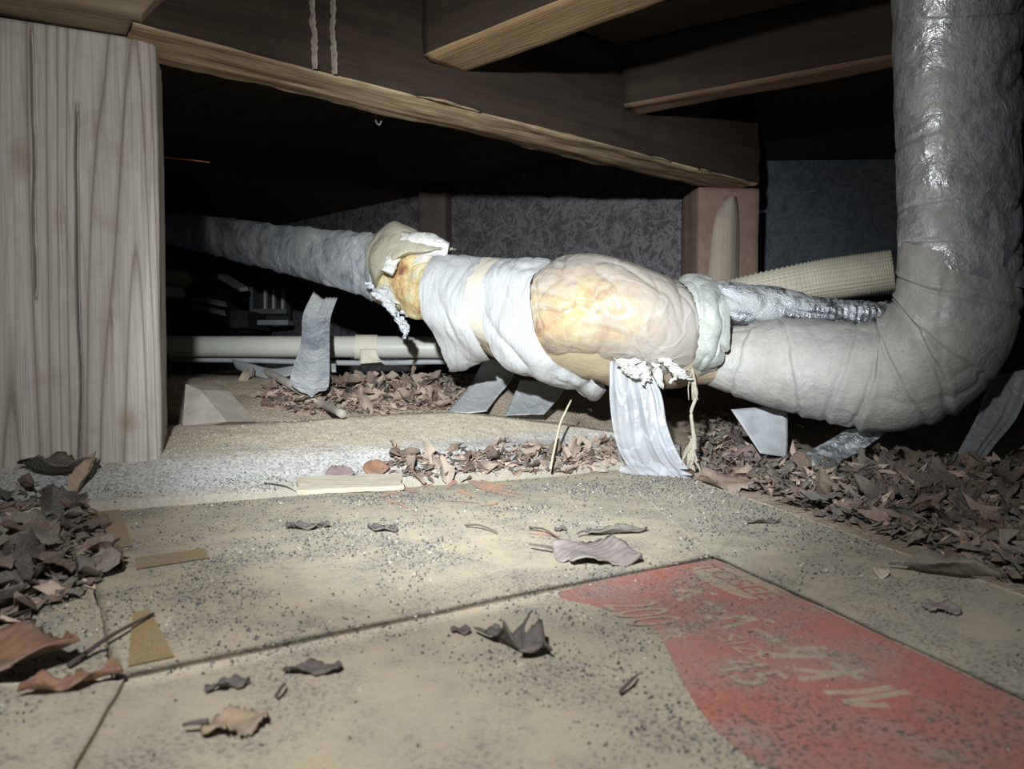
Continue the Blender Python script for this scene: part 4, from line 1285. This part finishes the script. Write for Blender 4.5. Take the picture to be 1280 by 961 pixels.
# wedge of broken board
c = P(np.array([229, 232, 250, 284, 262, 228]), np.array([505, 480, 487, 527, 532, 532]), np.array([.97, .98, .97, .93, .92, .93]))
back = c + np.array([0.02, 0.05, -0.004])
V = np.vstack([c, back])
o = mesh_obj('wood_wedge', V, [(0, 1, 2, 3, 4, 5), (11, 10, 9, 8, 7, 6)] + [(i, i + 6, (i + 1) % 6 + 6, (i + 1) % 6) for i in range(6)], MAT['stick'], smooth=False)
tag(o, 'dusty broken wedge of wood propped beside the near post', 'wood')
o = tube('stick', [hit(326, 470)[0] + Vector((0, 0, .012)), hit(355, 487)[0] + Vector((0, 0, .014)), hit(384, 504)[0] + Vector((0, 0, .013))], [0.006, 0.007, 0.0062], MAT['stick'])
tag(o, 'upper dusty grey stick lying among leaves below the silver strap', 'stick')
o = tube('stick', [hit(386, 506)[0] + Vector((0, 0, .012)), hit(406, 516)[0] + Vector((0, 0, .012)), hit(428, 527)[0] + Vector((0, 0, .010))], [0.0058, 0.0064, 0.0055], MAT['stick'])
tag(o, 'lower pale stick whose end rests at the footing crest', 'stick')
o = tube('grass_stem', P(np.array([714, 708, 700, 694, 688]), np.array([500, 512, 530, 556, 586]), np.array([.99, .97, .95, .925, .89])), [0.0012, 0.0014, 0.0015, 0.0015, 0.0016], MAT['stem'], n=6)
tag(o, 'dry straw stem leaning upright against the sagging white wrap', 'stem')
# frayed strand hanging from the end wrap
strand = empty('frayed_strand', P(868, 590, .90), 'frayed straw-coloured strand dangling from the end wrap to the leaves', 'strand')
pts = P(np.array([864, 867, 870, 864, 866, 868, 868]), np.array([462, 478, 495, 515, 535, 550, 562]), np.array([.925, .92, .915, .91, .905, .90, .895]))
tube('strand_core', pts, [0.004, 0.0035, 0.0026, 0.0022, 0.0025, 0.003, 0.003], MAT['twine'], strand, n=7)
for k in range(16):
    x0 = 866 + random.uniform(-3, 3); x1 = x0 + random.uniform(-12, 14)
    y0 = random.uniform(545, 556); y1 = random.uniform(574, 592)
    tube('fibre', P(np.array([x0, (x0 + x1) / 2 + random.uniform(-3, 3), x1]), np.array([y0, (y0 + y1) / 2, y1]), np.array([.90, .895, .89 - random.random() * .02])), [0.0016, 0.0022, 0.0008], MAT['twine'], strand, n=5, sub=4)
for k in range(6):
    x0 = 866 + random.uniform(-2, 3)
    tube('fibre', P(np.array([x0, x0 + random.uniform(-5, 5), x0 + random.uniform(-4, 6)]), np.array([466., 482, 500]), np.array([.918, .914, .912])), [0.0012, 0.001, 0.0005], MAT['twine'], strand, n=5, sub=4)
# white scrap under the elbow
c = [(914, 512, .99), (985, 506, 1.01), (984, 572, .97), (950, 566, .955)]
cc = P(*np.array(c, float).T)
nu = 14
u = np.linspace(0, 1, nu)[:, None, None]; v = np.linspace(0, 1, nu)[None, :, None]
g = (cc[0] * (1 - u) + cc[1] * u) * (1 - v) + (cc[3] * (1 - u) + cc[2] * u) * v
g = g + (fbm(g * 30, 3, 17) * 0.008)[..., None] * np.array([0, 1, 0.2])
o = mesh_obj('paper_scrap', g.reshape(-1, 3), grid_faces(nu, nu), MAT['paper'], solid=0.001)
tag(o, 'greyish white torn sheet standing in the leaves under the elbow', 'scrap')
o = tube('orange_wire', P(np.array([150, 203, 222, 240, 262]), np.array([194, 196.5, 198.5, 200, 203]), np.array([1.3] * 5)), 0.0012, MAT['copper'], n=6)
tag(o, 'thin orange wire stretched in the dark behind the near post', 'wire')
o = tube('metal_hook', P(np.array([470, 470, 474, 477]), np.array([143, 152, 156, 151]), np.array([1.0] * 4)), 0.0012, MAT['iron'], n=6)
tag(o, 'tiny hooked wire hanging off the underside of the long beam', 'hook')

# far dark things behind the left run
def box_px(name, x0, y0, x1, y1, d, dep, mat, parent=None):
    a = P(np.array([x0, x1, x1, x0]), np.array([y1, y1, y0, y0]), np.array([d] * 4))
    b = a + np.array([0.0, dep, 0])
    V = np.vstack([a, b])
    return mesh_obj(name, V, [(0, 1, 2, 3), (7, 6, 5, 4), (0, 4, 5, 1), (1, 5, 6, 2), (2, 6, 7, 3), (3, 7, 4, 0)], mat, parent, smooth=False)
vent = empty('floor_vent', P(335, 400, 2.3), 'dark floor vent with upright bars in the gloom under the left run', 'vent')
box_px('frame', 316, 386, 358, 392, 2.3, 0.05, MAT['iron'], vent)
box_px('frame', 312, 358, 316, 392, 2.3, 0.05, MAT['iron'], vent)
for x in (331, 341.5, 353):
    box_px('bar', x - 1.3, 362, x + 1.3, 386, 2.29, 0.02, MAT['pvc'], vent)
box_px('sill', 312, 400, 360, 406, 2.28, 0.05, MAT['conduit'], vent)
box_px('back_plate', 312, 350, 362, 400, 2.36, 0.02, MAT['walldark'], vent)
board('loose_board', [(272, 345, 2.25), (300, 362, 2.1), (310, 361, 2.1), (282, 344, 2.28)], 0.012, MAT['conduit'], 'short grey board propped in the gloom beside the floor vent', 'board')
board('loose_rail', [(240, 373, 2.2), (283, 382, 2.1), (283, 379, 2.12), (240, 370, 2.22)], 0.01, MAT['conduit'], 'upper thin rail lying in the gloom behind the near post', 'rail')
board('loose_rail', [(240, 384, 2.2), (282, 393, 2.1), (282, 390, 2.12), (240, 381, 2.22)], 0.01, MAT['conduit'], 'lower thin rail lying in the gloom behind the near post', 'rail')
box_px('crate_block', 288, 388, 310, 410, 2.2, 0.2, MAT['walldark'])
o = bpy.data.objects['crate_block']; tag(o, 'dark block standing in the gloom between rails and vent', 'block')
# rounded olive block on a small foot
def lathe(name, c, prof, mat, parent=None, n=28):
    ph = np.linspace(0, 2 * math.pi, n, endpoint=False)
    g = np.array([[(c[0] + r * math.cos(p), c[1] + r * math.sin(p), c[2] + z) for p in ph] for r, z in prof])
    return mesh_obj(name, g.reshape(-1, 3), grid_faces(len(prof), n, True), mat, parent)
pot = empty('round_block', P(205, 372, 1.75), 'olive rounded block on a small foot in the gloom right behind the near post', 'block')
base = P(205, 372, 1.75)
lathe('block_top', base, [(0, 0.022), (0.05, 0.024), (0.062, 0.034), (0.064, 0.05), (0.056, 0.062), (0, 0.066)], MAT['olive'], pot)
lathe('block_foot', base, [(0, 0), (0.044, 0), (0.048, 0.01), (0.044, 0.024), (0, 0.026)], MAT['stick'], pot)

# ------------------------------------------------------------------ leaves
def leaf_mesh(name, L, W, seed, fold, curl, twist, wavy, shape=0, nu=14, nv=8):
    r = np.random.default_rng(seed)
    u = np.linspace(0, 1, nu); v = np.linspace(-1, 1, nv + 1)
    if shape == 0: wd = np.sin(np.pi * np.clip(u, 0.0, 1) ** 0.8) ** 0.8
    elif shape == 1: wd = np.clip(1.25 * np.sqrt(np.clip(u, 0, 1)) * (1 - u) ** 0.55 * 1.25, 0, 1)
    elif shape == 2: wd = 0.35 + 0.65 * np.sin(np.pi * u) ** 0.5; wd[0] *= .4; wd[-1] *= .5         # torn fragment
    else: wd = np.abs(np.sin(np.pi * u)) ** 0.6 * (0.62 + 0.38 * np.cos(u * 16 + seed))               # lobed
    jit = r.normal(size=(nu, 2)) * (0.08 if shape in (0, 1) else 0.18)
    X = np.zeros((nu, nv + 1)); Y = X.copy(); Z = X.copy()
    for i in range(nu):
        for j in range(nv + 1):
            e = max(0.05, wd[i] * (1 + jit[i, 0 if v[j] < 0 else 1] * abs(v[j])))
            y = v[j] * e * W / 2
            z = abs(y) * fold + wavy * W * 0.12 * math.sin(u[i] * 9 + seed + 2.5 * v[j]) * abs(v[j])
            a = curl * (u[i] - 0.5)
            x = (u[i] - 0.5) * L
            if abs(curl) > 0.05:
                R_ = L / curl
                x = R_ * math.sin(a) - z * math.sin(a); zz = R_ * (1 - math.cos(a)) + z * math.cos(a)
            else: zz = z
            ta = twist * (u[i] - 0.5)
            yy = y * math.cos(ta) - zz * math.sin(ta) * 0.6; z3 = y * math.sin(ta) + zz
            X[i, j], Y[i, j], Z[i, j] = x, yy, z3
    q = np.stack([X, Y, Z], -1)
    q[..., 2] += fbm(q * 90 + seed, 2, seed) * L * 0.06
    q[..., 2] -= q[..., 2].min()
    me = bpy.data.meshes.new(name)
    me.from_pydata(q.reshape(-1, 3).tolist(), [], grid_faces(nu, nv + 1))
    me.polygons.foreach_set('use_smooth', [True] * len(me.polygons))
    return me

LEAFMATS = {'brown': MAT['leafA'], 'grey': MAT['leafB'], 'pale': MAT['leafC']}
protos = {}
for mk, mm in LEAFMATS.items():
    protos[mk] = []
    for s_ in range(9):
        me = leaf_mesh('dry_leaf', 1.0, [0.42, .5, .55, .36, .6, .3, .48, .22, .5][s_], 100 + s_, [0.5, 0.2, 0.9, 0.3, 0.1, 1.1, 0.6, 0.4, -0.3][s_], [0.8, 1.6, 0.5, -0.8, 1.0, 2.2, -1.4, 1.0, 2.8][s_], [0.3, -0.6, 0.9, 0.2, -1.2, 0.5, 1.4, 2.0, -0.5][s_], [1, .6, 1.2, .8, 1.4, .5, 1, .6, 1.3][s_], [0, 1, 0, 2, 3, 0, 1, 2, 3][s_], nu=12, nv=6)
        me.materials.append(mm)
        protos[mk].append(me)

SHAPES = ['cupped', 'arched', 'sharply folded', 'torn flat', 'lobed', 'rolled narrow', 'back-curled', 'slender twisted', 'tightly curled']
COLOURS = {'brown': 'brown', 'grey': 'grey-brown', 'pale': 'pale pinkish'}
def place_leaf(me, p, size, rot, label, group, lift=0.0, name='dry_leaf'):
    o = bpy.data.objects.new(name, me)
    COL.objects.link(o)
    o.location = p + Vector((0, 0, lift))
    o.rotation_euler = rot
    o.scale = (size, size, size)
    return tag(o, label, 'leaf', group)

def pile(poly, count, sizes, kinds, zones, group, tilt=0.5, lift=(0, 0.02), seed=0):
    """zones: (limit of the survey column, where that stretch of the heap lies)"""
    r = random.Random(seed)
    xs = [q[0] for q in poly]; ys = [q[1] for q in poly]
    def inside(x, y):
        c = False
        for (x0, y0), (x1, y1) in zip(poly, poly[1:] + poly[:1]):
            if (y0 > y) != (y1 > y) and x < (x1 - x0) * (y - y0) / (y1 - y0) + x0: c = not c
        return c
    done = 0
    while done < count:
        x, y = r.uniform(min(xs), max(xs)), r.uniform(min(ys), max(ys))
        if not inside(x, y): continue
        loc, nrm = hit(x, y)
        if loc is None: continue
        k = r.choice(kinds)
        q = r.randrange(9)
        size = r.uniform(*sizes)
        big = 'large ' if size > sizes[0] + 0.72 * (sizes[1] - sizes[0]) else ('small ' if size < sizes[0] + 0.28 * (sizes[1] - sizes[0]) else '')
        zone = [w for lim, w in zones if x <= lim][0]
        place_leaf(protos[k][q], loc, size, (r.gauss(0, tilt), r.gauss(0, tilt), r.uniform(0, 6.28)), f'{big}{SHAPES[q]} {COLOURS[k]} dry leaf {zone}', group, r.uniform(*lift))
        done += 1

pile([(868, 560), (920, 540), (1000, 575), (1100, 583), (1200, 588), (1300, 585), (1300, 735), (1180, 690), (1000, 630), (880, 590)], 128, (0.025, 0.058), ['brown', 'grey', 'grey', 'brown'],
     [(960, 'in the heap before the torn sheet'), (1060, 'in the heap below the dusty silver strap'), (1150, 'in the heap under the elbow'), (1220, 'in the heap before the dim plastic sheet'), (9999, 'at the heap end beyond the riser')], 'dry leaves heaped under the elbow duct', 0.75, (0.001, 0.016), 1)
pile([(490, 572), (600, 560), (765, 552), (765, 590), (650, 590), (500, 598)], 40, (0.026, 0.048), ['pale', 'pale', 'pale', 'brown'],
     [(570, 'along the footing by the pale strip'), (660, 'along the bright middle of the footing'), (9999, 'along the footing around the straw stem')], 'dry leaves along the footing', 0.6, (0.0, 0.006), 2)
pile([(375, 478), (420, 476), (560, 478), (560, 512), (450, 520), (365, 512)], 52, (0.03, 0.055), ['pale', 'pale', 'brown'],
     [(370, 'on the soil around the upper stick'), (430, 'on the soil below the silver strap'), (490, 'on the soil below the taped pipe'), (9999, 'on the soil by the white tail')], 'dry leaves below the cream pipe', 0.55, (0.0, 0.012), 3)
pile([(-30, 628), (60, 615), (118, 640), (128, 720), (60, 760), (-30, 790)], 38, (0.03, 0.055), ['grey', 'grey', 'brown'],
     [(30, 'in the flap heap below the near post'), (80, 'in the middle of the flap heap'), (9999, 'at the flap heap edge by the brown tape')], 'dry leaves heaped on the carton flap', 0.4, (0.0, 0.012), 4)

def single(px, py, L, W, rot, mat, label, seed=0, fold=0.2, curl=0.5, twist=0.0, wavy=1.0, shape=0, lift=0.001, stalk=None, group=None, tiltx=0.0, tilty=0.0, nu=24, nv=10):
    loc, nrm = hit(px, py)
    t = empty('dry_leaf', loc + Vector((0, 0, lift)), label, 'leaf', group)
    t.rotation_euler = (tiltx, tilty, rot)
    me = leaf_mesh('blade', L, W, 300 + seed, fold, curl, twist, wavy, shape, nu, nv)
    me.materials.append(mat)
    b = bpy.data.objects.new('blade', me); COL.objects.link(b); b.parent = t
    md = b.modifiers.new('thickness', 'SOLIDIFY'); md.thickness = 0.0007
    if stalk:
        ln_, bend = stalk
        x0 = -L / 2
        co = np.array([(x0 + 0.002, 0, 0.004), (x0 - ln_ * 0.5, bend * 0.4, 0.004), (x0 - ln_, bend, 0.003)])
        pts = [np.array(t.location) + q for q in co]
        s_ = tube('stalk', pts, [0.0011, 0.0008, 0.0007], MAT['leafdark'], t, n=6, sub=5)
    return t
single(745, 699, 0.060, 0.044, math.radians(-20), MAT['leafgrey'], 'slate-grey oval leaf with a wavy rim and stalk lying flat above the red print', 1, 0.10, 0.25, 0.05, 0.7, 0, stalk=(0.018, 0.006), tiltx=0.12)
single(648, 815, 0.036, 0.022, math.radians(-35), MAT['leafdark'], 'dark crumpled leaf on the near carton panel left of the red print'.replace('left of', 'by'), 2, 1.0, 1.2, 0.9, 1.6, 3, stalk=(0.010, 0.004))
single(295, 912, 0.022, 0.016, math.radians(25), MAT['leaftan'], 'small tan leaf lying flat by the near edge of the carton', 3, 0.1, 0.3, 0.2, 1.0, 2, stalk=(0.006, 0.003))
single(22, 845, 0.052, 0.040, math.radians(10), MAT['leafrust'], 'big rust-brown curled leaf at the near end of the flap heap', 4, 0.35, 1.3, 0.1, 0.6, 0, 0.006)
single(90, 862, 0.035, 0.016, math.radians(35), MAT['leafrust'], 'narrow brown leaf lobe lying beside the big rust-brown leaf', 5, 0.5, 0.5, 0.3, 1.3, 3)
single(1190, 722, 0.052, 0.026, math.radians(-25), MAT['leafB'], 'grey-brown folded leaf across the edge of the side flap', 6, 0.8, 0.3, 0.2, 0.6, 0, stalk=(0.008, 0.002))
single(1176, 764, 0.018, 0.014, math.radians(-35), MAT['leafgrey'], 'little grey leaf scrap flat on the side flap', 7, 0.1, 0.3, 0.1, 0.8, 2)
single(772, 668, 0.050, 0.014, math.radians(18), MAT['leafB'], 'narrow dusty leaf lying flat just behind the slate-grey leaf', 8, 0.5, 0.3, 0.3, 1.2, 0, stalk=(0.010, -0.004))
single(945, 585, 0.085, 0.050, math.radians(-20), MAT['leafpurple'], 'broad purple-brown leaf lying before the white scrap sheet', 9, 0.3, 0.6, 0.2, 0.8, 1, 0.012, tiltx=0.5)
single(915, 560, 0.070, 0.042, math.radians(75), MAT['leafpurple'], 'pointed purple-brown leaf standing upright before the white scrap sheet', 10, 0.3, 0.3, 0.3, 0.5, 0, 0.02, tiltx=1.0, tilty=-0.3)
single(908, 612, 0.075, 0.045, math.radians(10), MAT['leafA'], 'broad brown leaf at the leaf heap edge nearest the carton', 11, 0.2, 0.7, 0.2, 1.2, 2, 0.005, tiltx=0.3)
single(505, 575, 0.04, 0.02, math.radians(30), MAT['leafA'], 'brown leaf sticking up behind the pale slat', 12, 0.5, 1.2, 0.4, 1, 0, 0.006, tiltx=0.4)
single(425, 597, 0.03, 0.024, 0.2, MAT['leafpurple'], 'round reddish leaf tucked behind the pale slat', 13, 0.1, 0.5, 0.0, 0.6, 0, 0.004, tiltx=0.7)
single(470, 592, 0.03, 0.022, 0.3, MAT['leafrust'], 'round tan leaf standing behind the end of the pale slat', 14, 0.1, 0.6, 0.1, 0.5, 0, 0.006, tiltx=0.8)
single(108, 610, 0.055, 0.018, math.radians(80), MAT['leaftan'], 'slender tan leaf standing on edge at the foot of the footing', 15, 1.0, 0.4, 0.2, 0.5, 0, 0.01, tilty=-0.9)
single(75, 600, 0.075, 0.045, math.radians(15), MAT['leafB'], 'large folded dull leaf arched over the heap against the footing', 16, 0.7, 1.4, 0.2, 0.8, 0, 0.006)
single(835, 588, 0.035, 0.022, 0.1, MAT['leafrust'], 'orange-brown leaf under the end of the milky plastic strip', 17, 0.1, 0.8, 0.1, 0.8, 2, 0.003)
single(795, 583, 0.04, 0.024, 0.4, MAT['leafC'], 'pinkish leaf under the fold of the milky plastic strip', 18, 0.3, 0.8, 0.1, 1.0, 3, 0.004)
single(385, 505, 0.045, 0.02, math.radians(85), MAT['leafC'], 'star-shaped pale leaf standing against the two sticks', 19, 0.6, 0.6, 0.8, 1.2, 3, 0.008, tilty=-1.0)
pile([(300, 468), (385, 476), (385, 515), (330, 512)], 9, (0.025, 0.045), ['pale', 'brown'], [(9999, 'scattered on the bare soil by the wedge')], 'dry leaves below the cream pipe', 0.5, (0.0, 0.006), 9)
# twigs on the carton
for (a, b, c, lab) in (((86, 838), (140, 805), (192, 772), 'long thin twig reaching from the rust leaf over the tape'), ((582, 660), (600, 663), (622, 669), 'short dark twig on the carton back panel'),
                    ((775, 872), (790, 862), (796, 851), 'short dark twig near the curved red edge'), ((345, 878), (352, 872), (357, 862), 'stubby twig near the small tan leaf'),
                    ((662, 663), (680, 668), (698, 676), 'thin stalk crossing the faded red smear'), ((330, 606), (355, 612), (372, 618), 'wispy dark twig by the butt of the pale slat')):
    pts = [hit(*q)[0] + Vector((0, 0, 0.0022)) for q in (a, b, c)]
    pts[1] += Vector((0, 0, 0.002))
    o = tube('twig', pts, [0.0008, 0.0007, 0.0004] if a[0] != 86 else [0.0012, 0.001, 0.0007], MAT['twig'], n=5, sub=4)
    tag(o, lab, 'twig')
# flat crumbled leaf remains on the carton
for i, (px, py, L, W, rot, lab) in enumerate(((285, 862, 0.017, 0.010, 0.5, 'flat dark leaf remnant on the near carton panel behind the small tan leaf'), (392, 842, 0.024, 0.009, 0.1, 'long dark leaf remnant lying just before the carton fold'),
        (385, 662, 0.034, 0.016, 0.1, 'dark shredded leaf remnant on the back panel near the pale slat'), (478, 664, 0.026, 0.012, -0.3, 'dark shredded leaf remnant in the middle of the back panel'),
        (700, 664, 0.010, 0.007, 0.3, 'tiny dark leaf flake behind the slate-grey leaf'), (575, 792, 0.010, 0.006, -0.4, 'tiny dark flake beside the dark crumpled leaf'), (955, 655, 0.030, 0.010, 0.2, 'dark leaf remnant in the grit of the corner flap'))):
    single(px, py, L, W, rot, MAT['leafdark'], lab, 40 + i, 0.25, 0.4, 0.5, 1.3, (3, 2, 3, 2, 2, 2, 3)[i], 0.0008, nu=16, nv=8)
# pale chips on the side flap
for (px, py, lab) in ((1102, 720, 'pale curled chip on the side flap nearer the red print'), (1146, 712, 'pale curled chip on the side flap beside the folded leaf')):
    loc, _n = hit(px, py)
    me = leaf_mesh('wood_chip', 0.012, 0.011, px, 0.1, 2.4, 0.1, 0.2, 2, 8, 4); me.materials.append(MAT['palewood'])
    o = bpy.data.objects.new('wood_chip', me); COL.objects.link(o); o.location = loc + Vector((0, 0, 0.001)); o.rotation_euler = (0.3, 0, -0.5)
    md = o.modifiers.new('thickness', 'SOLIDIFY'); md.thickness = 0.001
    tag(o, lab, 'chip')

# ------------------------------------------------------------------ uncountable litter and grit
def litter(name, regions, mats, label, kinds=3, seed=0, cat=None):
    r = np.random.default_rng(seed)
    V, F, MI = [], [], []
    for poly, count, smin, smax, lmax, wts in regions:
        xs = [q[0] for q in poly]; ys = [q[1] for q in poly]
        done = tries = 0
        while done < count and tries < count * 20:
            tries += 1
            x, y = r.uniform(min(xs), max(xs)), r.uniform(min(ys), max(ys))
            c = False
            for (x0, y0), (x1, y1) in zip(poly, poly[1:] + poly[:1]):
                if (y0 > y) != (y1 > y) and x < (x1 - x0) * (y - y0) / (y1 - y0) + x0: c = not c
            if not c: continue
            loc, _n = hit(x, y)
            if loc is None or loc.y > 2.2: continue
            s_ = r.uniform(smin, smax); a = r.uniform(0, 6.28); asp = r.uniform(0.15, 0.6)
            d = np.array([math.cos(a), math.sin(a), r.normal() * 0.35]); n = np.array([-math.sin(a), math.cos(a), r.normal() * 0.5])
            p = np.array(loc) + np.array([0, 0, 0.001 + r.random() * lmax])
            up = np.array([0, 0, 1.0]) * s_ * r.normal() * 0.2
            i = len(V)
            V += [p - d * s_ / 2, p - n * s_ * asp / 2 + up, p + d * s_ * 0.1 - n * s_ * asp * 0.4, p + d * s_ / 2 + up, p + n * s_ * asp / 2, p + up * 0.5 + np.array([0, 0, s_ * 0.12])]
            F += [(i, i + 1, i + 5), (i + 1, i + 2, i + 5), (i + 2, i + 3, i + 5), (i + 3, i + 4, i + 5), (i + 4, i, i + 5)]
            MI += [int(r.choice(len(mats), p=wts))] * 5
            done += 1
    o = mesh_obj(name, V, F, mats, smooth=False, midx=MI)
    return tag(o, label, cat, None, 'stuff')
R_right = [(868, 575), (920, 548), (1000, 578), (1440, 590), (1440, 800), (1180, 700), (1000, 640), (880, 596)]
R_foot = [(480, 580), (620, 562), (770, 552), (770, 592), (640, 594), (480, 602)]
R_back = [(380, 470), (420, 474), (570, 474), (640, 480), (560, 515), (440, 520), (360, 518), (330, 500)]
R_left = [(-40, 625), (60, 612), (125, 640), (132, 725), (60, 770), (-40, 800)]
litter('leaf_litter', [(R_right, 4600, 0.005, 0.028, 0.017, [.35, .5, .15]), (R_foot, 520, 0.005, 0.020, 0.006, [.3, .1, .6]), (R_back, 1000, 0.007, 0.024, 0.008, [.35, .15, .5]), (R_left, 500, 0.006, 0.022, 0.006, [.35, .55, .1]),
                      ([(860, 520), (1000, 520), (1000, 600), (860, 600)], 160, 0.01, 0.028, 0.02, [.3, .4, .3])],
       [MAT['leafA'], MAT['leafB'], MAT['leafC']], 'crumbled leaf scraps between the dry leaves', seed=3)

def grit():
    r = np.random.default_rng(11)
    V, F, MI = [], [], []
    def grain(p, s_, mi):
        i = len(V)
        a = r.uniform(0, 6.28)
        d = np.array([math.cos(a), math.sin(a), 0]); n = np.array([-d[1], d[0], 0])
        e = r.uniform(0.5, 1.0)
        V.extend([p - d * s_ / 2, p - n * s_ * e / 2, p + d * s_ / 2, p + n * s_ * e / 2, p + np.array([0, 0, s_ * r.uniform(.3, .7)])])
        F.extend([(i, i + 1, i + 4), (i + 1, i + 2, i + 4), (i + 2, i + 3, i + 4), (i + 3, i, i + 4)])
        MI.extend([mi] * 4)
    # scatter over the carton, denser in patches and along the fold
    n = 0; tries = 0
    while n < 24000 and tries < 260000:
        tries += 1
        x, y = r.uniform(-0.40, 0.36), r.uniform(0.2, 0.88)
        z, _ = drop(x, y)
        if z > 0.012 or z < -0.008: continue
        dens = float(fbm(np.array([x * 16, y * 16, 0.0]), 3, 77)) + 0.5
        q = np.array([x, y]) - fL
        off = q.dot(fp); al = q.dot(fn)
        p_ = sstep(0.5, 0.66, dens) * 0.95 + 0.05 + 1.3 * math.exp(-(off / 0.005) ** 2) * (0 < al) * (0.4 + dens)
        if y > 0.55: p_ += 0.12
        w_ = np.array([x, y]) - outR0
        lat = w_.dot(np.array([-(outR1 - outR0)[1], (outR1 - outR0)[0]])) / np.linalg.norm(outR1 - outR0)
        p_ += 0.8 * math.exp(-((lat + 0.035) / 0.03) ** 2) * sstep(0.42, 0.6, y) 
        if r.random() > p_: continue
        s_ = (0.0006 + 0.0017 * r.random() ** 2) * (0.75 + 0.7 * y)
        grain(np.array([x, y, z]), s_, int(r.choice(3, p=[.56, .39, .05])))
        n += 1
    m = 0; tries = 0
    while m < 5200 and tries < 40000:
        tries += 1
        px, py = r.uniform(-10, 830), r.uniform(512, 640)
        loc, _n = hit(px, py)
        if loc is None or loc.z < 0.004 or loc.y > 1.25: continue
        grain(np.array(loc), r.uniform(0.0012, 0.003), int(r.choice(3, p=[.03, .30, .67])))
        m += 1
    o = mesh_obj('grit', V, F, [MAT['gritd'], MAT['gritg'], MAT['gritw']], smooth=False, midx=MI)
    return tag(o, 'dark and pale grit strewn over the carton and the footing', None, None, 'stuff')
grit()
